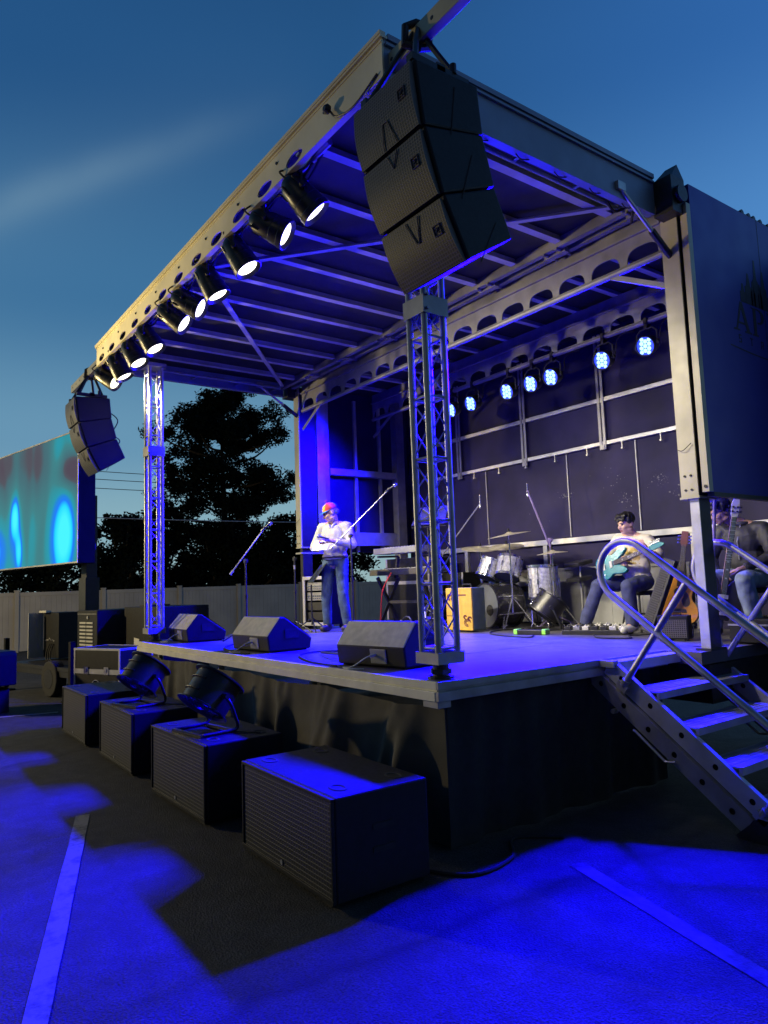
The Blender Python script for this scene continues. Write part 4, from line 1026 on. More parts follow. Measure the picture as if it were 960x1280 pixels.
# ------------------------------------------------------------------ stairs up to the deck
def stairs():
    root = thing('stage_stairs', 'folding aluminium stairs with double looped tube handrails at the side of the stage', 'stairs', (0.03, 1.62, 0))
    ang = R(37); ca, sa = math.cos(ang), math.sin(ang)
    def P(s, n, y): return Vector((s*ca+n*sa, y, -s*sa+n*ca))       # s down the slope, n square to it
    W = 1.30; ln = 1.78
    def rail(y, n0, n1, s0, s1, holes, off):
        m = MB(); hs = []
        step = (s1-s0)/holes
        for k in range(holes):
            cs = s0+step*(k+.5); hs.append((cs, (n0+n1)/2, [(cs+.021*math.cos(2*math.pi*i/20), (n0+n1)/2+.021*math.sin(2*math.pi*i/20)) for i in range(20)]))
        m.holed(s0, s1, n0, n1, hs, y, y+.006, lambda u, v, d: P(u, v, d))
        for a, b in ((n0, n0+.006), (n1-.006, n1)):
            q = [P(s0, a, y+.0061), P(s1, a, y+.0061), P(s1, b, y+.0061), P(s0, b, y+.0061)]; q2 = [v+Vector((0, .035, 0)) for v in q]
            m.add(q+q2, [(0, 1, 2, 3), (7, 6, 5, 4), (0, 4, 5, 1), (1, 5, 6, 2), (2, 6, 7, 3), (3, 7, 4, 0)])
        m.add([P(s0+.0, n0+.0061, y+.036), P(s1, n0+.0061, y+.036), P(s1, n1-.0061, y+.036), P(s0, n1-.0061, y+.036)], [(0, 1, 2, 3)], 1)
        return m
    for k, y in enumerate((0., W)):
        m = rail(y, -.075, .055, .06, ln, 6, 0); m.build('stringer', [M_alu, M_black], root)
        m = rail(y-.03+.05*k, -.205, -.085, -.02, 1.42, 6, 0); m.build('support_rail', [M_alu_dark, M_black], root)
        m = MB(); m.tube([P(.50, -.225, y-.045), P(.52, -.22, y-.045), P(.80, -.225, y-.045), P(.83, -.20, y-.045), P(.86, -.17, y-.045)], .010, 6); m.build('lock_handle', M_steel, root); m = MB(); m.cyl(P(.30, -.235, y-.05), P(.30, -.235, y+.0), .018, n=10); m.build('lock_pin', M_steel, root)
        m = MB(); m.prism([(1.40, -.24), (1.62, -.24), (1.66, -.04), (1.55, .03), (1.44, -.04)], y-.05, y-.036, lambda u, v, d: P(u, v, d)); m.cyl(P(1.54, .0, y-.07), P(1.54, .0, y-.03), .02, n=10); m.cyl(P(1.5, -.2, y-.07), P(1.5, -.2, y-.03), .016, n=8); m.build('hinge_plate', M_black, root)
        m = MB(); m.cyl(P(.0, -.06, y-.04), P(.0, -.06, y+.03), .035, n=14); m.bx(-.03, .12, y-.03, y+.03, -.05, -.0); m.build('deck_hook', M_alu_dark, root, smooth=40)
    for k in range(4):
        s = .37+.352*k; c = P(s, .02, W/2); z = c.z
        m = MB(); m.bx(c.x-.14, c.x+.11, .042, W-.002, z-.012, z); m.bx(c.x+.1101, c.x+.135, .042, W-.002, z-.05, z+.002)
        for i in range(5): m.bx(c.x-.13+.045*i, c.x-.12+.045*i, .05, W-.01, z+.0001, z+.003)
        m.build('tread', M_alu_dark, root)
    m = MB(); m.bx(-.02, .09, .042, W-.002, -.03, -.012); m.bx(.0901, .115, .042, W-.002, -.085, -.012); m.build('top_step', M_alu, root)
    for k, y in enumerate((-.005, W+.0)):
        # one bent tube: upper rail, round nose, lower rail
        yy = y-.02 if k == 0 else y-.02
        c = Vector((.27, 0, .67)); r = .22
        up0 = math.radians(90-37); pts = []
        lo = Vector((c.x+r*math.cos(R(-127)), 0, c.z+r*math.sin(R(-127))))
        hi = Vector((c.x+r*math.cos(R(53)), 0, c.z+r*math.sin(R(53))))
        d = Vector((ca, 0, -sa))
        pts = [hi+d*t for t in (2.3, 1.6, .9, .4, .1)]
        for i in range(15): a = R(53+180*i/14); pts.append(Vector((c.x+r*math.cos(a), 0, c.z+r*math.sin(a))))
        pts += [lo+d*t for t in (.1, .4, .9, 1.5, 2.2)]
        m = MB(); m.tube([p+Vector((0, yy, 0)) for p in pts], .026, 12)
        hr = m.build('handrail', M_steel, root, smooth=60)
        for s in (.26, 1.45):
            a = P(s, -.02, yy); top = None
            n = Vector((sa, 0, ca)); b = a+n*1.02
            # the post meets the upper rail
            t = ((hi-Vector((a.x, 0, a.z))).dot(n)); b = a+n*(t)
            m = MB(); m.cyl(a, b, .024, n=12); m.cyl(a+n*.0, a+n*.05, .034, n=12)
            m.box(a-n*.01, (.09, .05, .05), Matrix.Rotation(ang, 3, 'Y'))
            m.build('rail_post', M_steel, hr, smooth=60)
    for y in (.0, W-.03):
        m = MB(); f = P(ln+.02, -.02, y); m.bx(f.x-.10, f.x+.06, y-.03, y+.07, G+.0, G+.02); m.bar((f.x-.06, y+.02, G+.02), (f.x-.02, y+.02, f.z+.06), .04, .04); m.build('foot', M_black, root)
stairs()

# ------------------------------------------------------------------ stage furniture
def mic(m, p, d, body=1, ball=2):
    d = Vector(d).normalized(); p = Vector(p)
    m.tube([p, p+d*.13], [.011, .018], 10, mi=body); q = Matrix.Translation(p+d*.15) @ zrot(d)
    m.lathe([(.018, -.02), (.027, -.008), (.028, .012), (.020, .03), (.0, .036)], q, 14, mi=ball)
def mic_stand(label, base, top, boom_tail, boom_tip, legs=.30, thick=.011, round_base=False, with_mic=True, tube_mat=None):
    root = thing('microphone_stand', label, 'mic stand', base)
    B = Vector(base); T = Vector(top)-B
    m = MB(); m.cyl((0, 0, .06), (0, 0, T.z*.55), thick*1.25, n=10); m.cyl((0, 0, T.z*.55), T, thick, n=10); m.cyl((0, 0, T.z*.53), (0, 0, T.z*.57), thick*1.9, n=10)
    m.box(T, (.05, .035, .05)); m.cyl(T-Vector((.04, 0, 0)), T+Vector((.05, 0, 0)), .014, n=8); m.build('pole', tube_mat or M_blackgloss, root, smooth=40)
    if round_base:
        m = MB(); m.lathe([(0, 0), (.14, 0), (.14, .015), (.03, .03), (0, .03)], n=28); m.build('base', M_black, root, smooth=40)
    else:
        for k in range(3):
            a = .5+k*2.094; m = MB(); m.tube([(0, 0, .16), (legs*.5*math.cos(a), legs*.5*math.sin(a), .09), (legs*math.cos(a), legs*math.sin(a), .012)], .009, 6); m.cyl((legs*math.cos(a), legs*math.sin(a), .0), (legs*1.06*math.cos(a), legs*1.06*math.sin(a), .02), .014, n=8); m.build('leg', tube_mat or M_blackgloss, root)
    a = Vector(boom_tail)-B; b = Vector(boom_tip)-B; d = (b-a).normalized()
    m = MB(); m.cyl(a, b, thick*.8, n=8); m.cyl(a, a+d*.06, thick*1.5, n=8); m.build('boom', tube_mat or M_steel, root, smooth=40)
    if with_mic:
        m = MB(); m.cyl(b-d*.02, b+Vector((0, 0, .02)), .014, n=8); e = Vector((d.x, d.y, max(-.1, d.z*.55)+.05)); mic(m, b-e.normalized()*.06, e); m.build('microphone', [M_black, M_blackgloss, M_chrome], root, smooth=40)
    return root

mic_stand('boom microphone stand right in front of the standing man', (-4.53, 2.36, 0), (-4.53, 2.36, 1.31), (-4.66, 2.10, 1.13), (-4.02, 2.66, 1.90), round_base=True)
mic_stand('boom microphone stand between the far and middle floor monitors', (-4.90, .98, 0), (-4.90, .98, 1.0), (-4.98, .80, .83), (-4.83, 1.22, 1.42), thick=.011)
mic_stand('straight black stand left of the music stand behind', (-5.55, 2.05, 0), (-5.55, 2.05, 1.05), (-5.55, 2.05, .9), (-5.55, 2.05, 1.08), with_mic=False, legs=.25)
def music_stand(label, loc, h, rz, tilt, w=.50):
    root = thing('music_stand', label, 'music stand', loc, rz)
    m = MB(); m.cyl((0, 0, .1), (0, 0, h-.05), .011, n=8); m.cyl((0, 0, .1), (0, 0, h*.5), .014, n=8); m.build('pole', M_blackgloss, root)
    for k in range(3):
        a = k*2.094; m = MB(); m.tube([(0, 0, .2), (.2*math.cos(a), .2*math.sin(a), .07), (.27*math.cos(a), .27*math.sin(a), .01)], .009, 6); m.build('leg', M_blackgloss, root)
    q = Matrix.Translation((0, 0, h)) @ Matrix.Rotation(R(tilt), 4, 'X')
    m = MB(); m.prism([(-w/2, -.02), (w/2, -.02), (w/2-.03, .31), (-w/2+.03, .31)], -.002, .002, lambda u, v, d: q @ Vector((u, d, v)))
    m.bar(q @ Vector((-w/2, .035, -.02)), q @ Vector((w/2, .035, -.02)), .07, .004); m.bar(q @ Vector((-w/2+.04, -.004, 0)), q @ Vector((w/2-.06, -.004, .29)), .01, .006, up=(0, 1, 0)); m.bar(q @ Vector((w/2-.04, -.004, 0)), q @ Vector((-w/2+.06, -.004, .29)), .01, .006, up=(0, 1, 0))
    m.build('desk', M_black, root); return root
music_stand('black music stand at knee height left of the standing man', (-5.38, 2.22, 0), .72, R(-20), -38)
music_stand('tall black music stand behind the near truss tower', (-3.35, 2.75, 0), 1.38, R(25), -42, .46)

def keyboard(label, c, ln, rz, m1, tilt=0, dep=.30):
    root = thing('keyboard', label, 'keyboard', c, rz)
    m = MB(); m.bx(-ln/2, ln/2, -dep/2, dep/2, 0, .085); m.bx(-ln/2, ln/2, -dep/2-.004, -dep/2, .0, .05); m.build('case', m1, root, bevel=.008)
    m = MB(); n = int(ln*.78/.0236)
    for k in range(n): m.bx(-ln*.39+k*.0236, -ln*.39+k*.0236+.022, -.01, dep/2-.01, .0851, .097)
    m.build('white_keys', M_ivory, root)
    m = MB()
    for k in range(n):
        if k % 7 not in (2, 6): m.bx(-ln*.39+k*.0236+.017, -ln*.39+k*.0236+.029, -.005, .07, .0971, .107)
    m.build('black_keys', M_blackgloss, root)
    m = MB()
    for k in range(12): m.cyl((-ln*.36+k*ln*.06, -.09, .085), (-ln*.36+k*ln*.06, -.09, .1), .009, n=8)
    m.bx(-.09, .09, -.13, -.05, .0851, .088); m.build('controls', M_alu_dark, root); return root
KX, KY = -4.55, 3.35
kst = thing('keyboard_stand', 'two tier black keyboard stand behind the standing man', 'keyboard stand', (KX, KY, 0), R(8))
m = MB()
for s in (-1, 1):
    m.bar((s*.42, -.22, .02), (s*.42, .22, .74), .03, .05); m.bar((s*.42, .22, .02), (s*.42, -.22, .74), .03, .05); m.bar((s*.42, .15, .72), (s*.42, .22, 1.05), .03, .05); m.bar((s*.42, -.2, 1.04), (s*.42, .22, 1.05), .025, .03)
m.bar((-.42, 0, .38), (.42, 0, .38), .04, .04); m.build('frame', M_black, kst)
keyboard('long dark lower keyboard of the two tier stand', (KX, KY, .77), 1.32, R(8), M_blackgloss)
keyboard('olive topped upper keyboard of the two tier stand', (KX-.1, KY, 1.08), .95, R(8), M_keys)
m = MB(); m.tube(spline([(KX-.15, KY-.20, .80), (KX-.18, KY-.34, .55), (KX-.30, KY-.30, .2), (KX-.25, KY-.35, .012), (KX+.1, KY-.45, .012), (KX+.5, KY-.4, .012)], 8), .010, 6)
tag(m.build('cable', M_redc), 'red cable hanging from the lower keyboard to the floor', 'cable')
m = MB(); m.tube(spline([(KX+.62, KY-.18, .82), (KX+.68, KY-.36, .6), (KX+.80, KY-.40, .35), (KX+.95, KY-.45, .02), (KX+1.2, KY-.5, .012)], 8), .010, 6)
tag(m.build('cable', M_whitec), 'white cable looping down at the right end of the keyboards', 'cable')
# floor lights / pedals by the keyboards
def round_box(label, loc, r):
    root = thing('floor_lamp_can', label, 'floor light', loc)
    m = MB(); m.lathe([(0, 0), (r, 0), (r*1.02, r*.5), (r*.9, r*1.1), (r*.5, r*1.45), (0, r*1.5)], n=24); m.build('shell', M_blackgloss, root, smooth=50)
    m = MB(); m.tube(arc((0, r*.9), r*1.1, 0, math.pi, 12, lambda u, v: Vector((u, 0, v))), .010, 6); m.build('bracket', M_black, root)
round_box('round black floor light under the right end of the keyboards', (-3.72, 3.0, 0), .14)
round_box('small round black floor light under the keyboards beside the near monitor', (-4.05, 2.9, 0), .10)
# rack of gear with a white rim behind the standing man
rk = thing('gear_rack', 'open equipment rack with pale rim behind the music stand', 'rack', (-5.98, 2.62, 0), R(12))
m = MB(); m.bx(-.24, .24, .0, .42, .06, .11); m.bx(-.24, .24, .0, .42, .74, .79); m.bx(-.24, -.19, .0, .42, .1101, .7399); m.bx(.19, .24, .0, .42, .1101, .7399); m.bx(-.19, .19, .40, .42, .1101, .7399); m.build('case', M_cab, rk)
m = MB(); m.bx(-.25, .25, -.02, -.001, .05, .10); m.bx(-.25, .25, -.02, -.001, .75, .80); m.bx(-.25, -.20, -.02, -.001, .1001, .7499); m.bx(.20, .25, -.02, -.001, .1001, .7499); m.build('rim', M_ivory, rk, bevel=.004)
for k in range(4):
    m = MB(); z = .13+.15*k; m.bx(-.188, .188, .02, .3, z, z+.125); m.build('rack_unit', M_blackgloss if k < 2 else M_alu_dark, rk, bevel=.003)
m = MB()
for k in range(2):
    for i in range(8): m.cyl((-.15+.043*i, .02, .50+.15*k), (-.15+.043*i, .0, .50+.15*k), .012, n=10); m.cyl((-.15+.043*i, .02, .46+.15*k), (-.15+.043*i, .0, .46+.15*k), .008, n=8)
m.build('knobs', M_chrome, rk)
m = MB()
for x in (-.2, .2):
    for y in (.06, .36): m.cyl((x-.015, y, .03), (x+.015, y, .03), .03, n=14)
m.build('caster', M_rubber, rk)
# yellow amplifier
am = thing('guitar_amplifier', 'yellow fronted guitar amplifier with dark green sides', 'amplifier', (-3.34, 3.20, 0), R(2))
m = MB(); m.bx(-.235, .235, .02, .24, .02, .56); m.build('cabinet', M_green, am, bevel=.012)
m = MB(); m.bx(-.233, .233, -.004, .0199, .022, .558); m.build('front', M_amp, am, bevel=.006)
m = MB()
for (u, v, r) in ((-.16, .44, .05), (-.10, .42, .035), (.15, .12, .06), (.19, .17, .035), (.11, .19, .03)):
    for k in range(3): m.tube(arc((0, 0), r*(1-.28*k), .4*k, 4.9, 14, lambda a, b: Vector((u+a, -.006, v+b*.8))), .004, 5)
m.bx(.0, .14, -.008, -.004, .46, .475); m.bx(-.24, -.05, -.008, -.004, .20, .207); m.build('swirl_marks', M_mahog, am)
m = MB(); m.tube([(-.08, .16, .56), (-.07, .16, .60), (.07, .16, .60), (.08, .16, .56)], .012, 6); m.build('handle', M_rubber, am)

# ------------------------------------------------------------------ drum kit, each drum and stand its own
DX, DY = -3.47, 3.80
def drum(name, label, loc, r, h, axis, shell, head, lugs=8, group=None):
    root = thing(name, label, 'drum', loc, group=group)
    q = zrot(axis)
    m = MB(); m.lathe([(r, -h/2), (r, h/2)], q, 36, cap=False); m.build('shell', shell, root, smooth=40)
    m = MB(); m.lathe([(0, h/2+.004), (r*.98, h/2+.004)], q, 36, cap=False); m.build('drum_head', head, root)
    m = MB(); m.lathe([(0, -h/2-.004), (r*.98, -h/2-.004)], q, 36, cap=False); m.build('drum_head', M_drumhead, root)
    for s in (-1, 1):
        m = MB(); z = s*h/2; m.lathe([(r+.002, z-.018), (r+.014, z-.018), (r+.014, z+.014), (r-.004, z+.014), (r-.004, z+.006), (r+.002, z+.006)], q, 36, cap=False)
        m.build('hoop', M_chrome if name != 'bass_drum' else M_drumblack, root, smooth=40)
    m = MB()
    for k in range(lugs):
        a = 2*math.pi*(k+.5)/lugs; p = Vector((r*math.cos(a), r*math.sin(a), 0)); e = p.normalized()
        m.cyl(q @ (p*1.03+Vector((0, 0, -h/2))), q @ (p*1.03+Vector((0, 0, h/2))), .005, n=6); m.box(q @ (p*1.02), (.02, .02, min(.07, h*.5)), q.to_3x3() @ Matrix.Rotation(a, 3, 'Z'))
    m.build('lugs', M_chrome, root)
    return root
bd = drum('bass_drum', 'black bass drum with grey front head and small round port', (DX, DY+.24, .305), .295, .42, (-.16, -1, .0), M_drumblack, M_drumhead)
m = MB(); q = zrot((-.16, -1, 0)); m.lathe([(0, .218), (.062, .218)], q @ Matrix.Translation((.10, -.06, 0)), 20, cap=False); m.lathe([(.062, .216), (.07, .222), (.075, .216)], q @ Matrix.Translation((.10, -.06, 0)), 20, cap=False); m.build('port', M_rubber, bd)
m = MB()
for s in (-1, 1): m.cyl((s*.22, -.12, -.12), (s*.36, -.30, -.285), .010, n=8)
m.build('spur', M_chrome, bd)
drum('rack_tom', 'left of the two silver rack toms over the bass drum', (-3.66, 4.08, .80), .15, .24, (.12, .45, 1), M_drumclear, M_drumwhite, 6)
drum('rack_tom', 'right of the two silver rack toms over the bass drum', (-3.30, 4.10, .80), .165, .26, (-.1, .45, 1), M_drumclear, M_drumwhite, 6)
ft = drum('floor_tom', 'deep silver floor tom at the right of the drum kit', (-2.90, 4.32, .60), .20, .42, (0, 0, 1), M_drumclear, M_drumwhite)
m = MB()
for k in range(3): a = k*2.094+.4; m.tube([(.22*math.cos(a), .22*math.sin(a), .05), (.22*math.cos(a), .22*math.sin(a), -.54), (.25*math.cos(a), .25*math.sin(a), -.585)], .008, 6)
m.build('leg', M_chrome, ft)
sn = drum('snare_drum', 'shallow silver snare drum on its own stand', (-3.75, 4.40, .66), .178, .15, (0, .1, 1), M_drumclear, M_drumwhite)
m = MB(); m.cyl((0, 0, -.08), (0, 0, -.5), .012, n=8)
for k in range(3): a = k*2.094; m.tube([(0, 0, -.35), (.25*math.cos(a), .25*math.sin(a), -.63)], .009, 6)
m.build('stand', M_chrome, sn)
def cymbal_stand(label, loc, h, r, tilt, arm=(0, 0)):
    root = thing('cymbal_stand', label, 'cymbal', loc, group='cymbals of the drum kit')
    m = MB(); m.cyl((0, 0, .2), (0, 0, h*.6), .013, n=10); top = Vector((arm[0], arm[1], h)); m.cyl((0, 0, h*.55), top if not any(arm) else (0, 0, h*.82), .009, n=8)
    if any(arm): m.cyl((0, 0, h*.8), top, .009, n=8)
    m.cyl((0, 0, h*.57), (0, 0, h*.62), .02, n=10)
    for k in range(3):
        a = k*2.094+.9; m.tube([(0, 0, .42), (.30*math.cos(a), .30*math.sin(a), .015)], .010, 6); m.tube([(0, 0, .20), (.16*math.cos(a), .16*math.sin(a), .215)], .007, 6); m.cyl((.29*math.cos(a), .29*math.sin(a), 0), (.32*math.cos(a), .32*math.sin(a), .03), .016, n=8)
    m.build('stand', M_chrome, root, smooth=40)
    q = Matrix.Translation(top) @ Euler((R(tilt[0]), R(tilt[1]), 0)).to_matrix().to_4x4()
    m = MB(); m.lathe([(0, .028), (.02, .026), (.04, .012), (.06, .004), (r*.6, -.006), (r, -.018), (r, -.0205), (r*.6, -.009), (.05, .0)], q, 40, cap=False); m.build('cymbal', M_brass, root, smooth=50)
    m = MB(); m.lathe([(0, .07), (.014, .065), (.016, .03), (.022, .028), (.022, .022), (0, .022)], q, 12, cap=False); m.build('wing_nut', M_black, root)
    return root
cymbal_stand('large cymbal set high at the centre of the drum kit', (-3.12, 3.95, 0), 1.25, .29, (8, -3))
cymbal_stand('tilted cymbal at the left of the drum kit, upper of two', (-3.52, 4.30, 0), 1.12, .25, (10, 8))
cymbal_stand('leftmost cymbal of the drum kit, lower one', (-4.0, 4.25, 0), 1.12, .27, (6, 10))
cymbal_stand('small cymbal low at the right side of the drum kit', (-2.66, 4.25, 0), .98, .20, (4, -2))
th = thing('drum_throne', 'round black drum stool behind the drum kit', 'stool', (-3.3, 4.55, 0)); m = MB(); m.lathe([(0, .47), (.16, .47), (.17, .50), (.16, .54), (0, .55)], n=24); m.build('seat', M_rubber, th, smooth=50)
m = MB(); m.cyl((0, 0, .2), (0, 0, .47), .016, n=10); m.build('pole', M_chrome, th)
for k in range(3): m = MB(); m.tube([(0, 0, .36), (.25*math.cos(k*2.094), .25*math.sin(k*2.094), .01)], .010, 6); m.build('leg', M_chrome, th)
pd = thing('drum_pad_stand', 'black electronic drum pads on a thin stand right of the drum kit', 'drum pad', (-2.45, 4.5, 0))
for z, w in ((.82, .22), (.62, .20)): m = MB(); m.box((0, 0, z), (w*1.6, w, .05), Euler((R(12), 0, R(-20)))); m.build('pad', M_blackgloss, pd, bevel=.012)
m = MB(); m.cyl((0, .03, 0), (0, .03, .84), .012, n=8); m.box((0, .03, .01), (.34, .3, .02)); m.build('stand', M_steel, pd)
mic_stand('overhead boom microphone left of the drum kit', (-4.35, 4.0, 0), (-4.35, 4.0, 1.20), (-4.6, 4.0, 1.0), (-3.69, 4.0, 1.72), thick=.011, tube_mat=M_steel, with_mic=False)
mic_stand('violet lit overhead boom rising from the right of the drum kit', (-2.83, 4.42, 0), (-2.83, 4.42, 1.15), (-2.80, 4.43, .95), (-3.07, 4.30, 1.84), thick=.016, tube_mat=M_purple, with_mic=False)
for nm, p in (('overhead microphone hanging left of the drum kit', (-3.69, 4.0, 1.74)), ('overhead microphone hanging high over the drum kit', (-3.07, 4.30, 1.84))):
    rt = thing('overhead_microphone', nm, 'microphone', p)
    m = MB(); m.cyl((0, 0, .10), (0, 0, -.02), .010, n=10); m.lathe([(.0, -.09), (.016, -.085), (.019, -.03), (.012, -.02), (0, -.02)], n=12); m.build('body', M_chrome, rt, smooth=40)
# pedals, boards and cables on the floor
pe = thing('effect_pedal', 'black effect pedal with two lime green ends on the stage floor', 'pedal', (-2.22, 3.30, 0), R(18))
m = MB(); m.bx(-.15, .15, -.06, .06, .004, .055); m.build('case', M_black, pe, bevel=.008)
for s in (-1, 1): m = MB(); m.bx(s*.175-.024, s*.175+.024, -.064, .064, .002, .062); m.build('end_cap', M_lime, pe, bevel=.008)
pb = thing('pedalboard', 'pedalboard full of small pedals in front of the seated guitarist', 'pedalboard', (-1.62, 3.72, 0), R(24))
m = MB(); m.bx(-.36, .36, -.16, .16, .0, .05); m.build('board', M_black, pb, bevel=.006)
rnd = random.Random(8)
for r in range(2):
    for k in range(7):
        m = MB(); x = -.30+.10*k; y = -.08+.15*r; m.bx(x-.036, x+.036, y-.055, y+.055, .0501, .09+.015*r); m.cyl((x, y-.03, .09+.015*r), (x, y-.03, .105+.015*r), .012, n=8); m.cyl((x-.015, y+.03, .09+.015*r), (x-.015, y+.03, .105+.015*r), .008, n=6); m.cyl((x+.015, y+.03, .09+.015*r), (x+.015, y+.03, .105+.015*r), .008, n=6)
        m.build('pedal', (M_alu, M_black, M_alu_dark, M_ivory)[rnd.randint(0, 3)], pb, bevel=.004)
def floor_cable(pts, label, mm=None, r=.008):
    m = MB(); m.tube(spline([(x, y, r+.001) for x, y in pts], 8), r, 6); tag(m.build('cable', mm or M_rubber), label, 'cable')
floor_cable([(-2.1, 3.2), (-1.9, 2.9), (-2.4, 2.95), (-2.8, 3.2), (-3.0, 3.6), (-2.9, 3.9)], 'black cable curling on the floor around the effect pedal')
floor_cable([(-1.5, 3.5), (-1.2, 3.2), (-.9, 3.3), (-1.1, 3.6), (-.8, 3.9), (-.6, 3.4), (-.3, 3.3)], 'black cable loops between pedalboard and guitar stand')
floor_cable([(-1.3, .06), (-1.8, .10), (-2.4, .35), (-2.5, .7), (-2.0, .9), (-1.6, .7)], 'black cable lying left of the near floor monitor')
floor_cable([(-3.0, .12), (-3.4, .10), (-3.9, .25), (-4.3, .55), (-4.5, .95)], 'black cable running from middle floor monitor to a microphone stand')
st = thing('tripod_stub', 'folded black stand lying on the floor left of the near monitor', 'stand', (-2.0, .42, 0)); m = MB(); m.cyl((-.3, .1, .02), (.35, -.1, .06), .013, n=8); m.build('tube', M_black, st)
m = MB(); m.cyl((.33, -.094, .058), (.37, -.106, .062), .018, n=8); m.build('cap', M_rubber, st)

# ------------------------------------------------------------------ guitars
def outline(pts, n=6):
    P = [Vector((x, y, 0)) for x, y in pts]; k = len(P); out = []
    for i in range(k):
        a, b, c, d = P[i-1], P[i], P[(i+1) % k], P[(i+2) % k]
        for j in range(n):
            t = j/n; v = .5*((2*b)+(c-a)*t+(2*a-5*b+4*c-d)*t*t+(3*b-a-3*c+d)*t**3); out.append((v.x, v.y))
    return out
EB = [(0, -.20), (.10, -.19), (.16, -.12), (.15, -.03), (.12, .03), (.14, .10), (.15, .19), (.11, .21), (.06, .16), (.03, .12), (-.03, .12), (-.06, .17), (-.12, .24), (-.155, .20), (-.14, .10), (-.115, .03), (-.155, -.04), (-.16, -.12), (-.10, -.19)]
def el_guitar(name, label, mtx, finish, headm, neck=.40, sc=1., tuners=6):
    """local: u across, v along the neck, w front"""
    root = thing(name, label, 'guitar'); root.matrix_world = mtx
    f = lambda u, v, d: Vector((u*sc, d, v*sc))
    m = MB(); m.prism(outline(EB), -.022, .022, f); m.build('body', finish, root, bevel=.008)
    m = MB(); m.prism([(-.026, .08), (.026, .08), (.021, .12+neck), (-.021, .12+neck)], -.030, -.012, f); nk = m.build('neck', M_maple, root)
    m = MB(); m.prism([(-.026, .06), (.026, .06), (.021, .12+neck), (-.021, .12+neck)], -.036, -.0305, f)
    m.build('fretboard', M_fret, nk)
    m = MB()
    for k in range(14):
        v = .12+neck*(1-.94**k*1.)*1.15
        if v < .12+neck: m.prism([(-.0235, .12+neck-(v-.12)), (.0235, .12+neck-(v-.12)), (.0235, .123+neck-(v-.12)), (-.0235, .123+neck-(v-.12))], -.0375, -.0361, f)
    for v in (.18, .26, .33, .39): m.prism([(-.008, v), (.008, v), (.008, v+.012), (-.008, v+.012)], -.0372, -.0361, f)
    m.build('frets', M_ivory, nk)
    hv = .12+neck
    m = MB(); m.prism(outline([(-.021, hv), (.021, hv), (.030, hv+.05), (.026, hv+.15), (.010, hv+.19), (-.010, hv+.175), (-.032, hv+.12), (-.030, hv+.04)], 4), -.028, -.012, f); m.build('headstock', headm, nk)
    m = MB()
    for k in range(tuners):
        if tuners == 6: u, v = -.034, hv+.03+.022*k
        else: u, v = (-.02 if k < tuners/2 else .018), hv+.05+.04*(k % (tuners//2))
        q = f(u, v, -.028); m.cyl(q, q+Vector((0, -.012, 0)), .009, n=10); e = f(u+(-.03 if u < 0 else .03), v, -.02); m.cyl(f(u, v, -.02), e, .005, n=6); m.box(e, (.014, .01, .018))
    m.build('tuner', M_chrome if headm is not M_ivory else M_black, nk)
    m = MB()
    for v in (-.10, .0): m.prism([(-.04, v), (.04, v), (.04, v+.035), (-.04, v+.035)], -.032, -.0221, f)
    m.prism([(-.045, -.15), (.045, -.15), (.045, -.125), (-.045, -.125)], -.034, -.0221, f); m.build('pickup', M_ivory, root)
    m = MB()
    for u, v in ((.10, -.08), (.115, -.13), (.09, -.15)): q = f(u, v, -.022); m.cyl(q, q+Vector((0, -.014, 0)), .011, n=10)
    for k in range(6): m.cyl(f(-.016+.0064*k, -.138, -.040), f(-.014+.0056*k, hv+.01, -.0385), .0008, n=4)
    m.build('hardware', M_chrome, root)
    return root
def frame(o, v, w):
    """matrix with local z along v, local -y along w"""
    v = Vector(v).normalized(); y = -Vector(w); y = (y-v*y.dot(v)).normalized(); x = y.cross(v)
    m = Matrix((x, y, v)).transposed().to_4x4(); m.translation = o; return m
AC = [(0, -.24), (.12, -.235), (.19, -.16), (.185, -.06), (.13, .02), (.125, .09), (.145, .16), (.11, .235), (.03, .25), (-.03, .25), (-.11, .235), (-.145, .16), (-.125, .09), (-.13, .02), (-.185, -.06), (-.19, -.16), (-.12, -.235)]
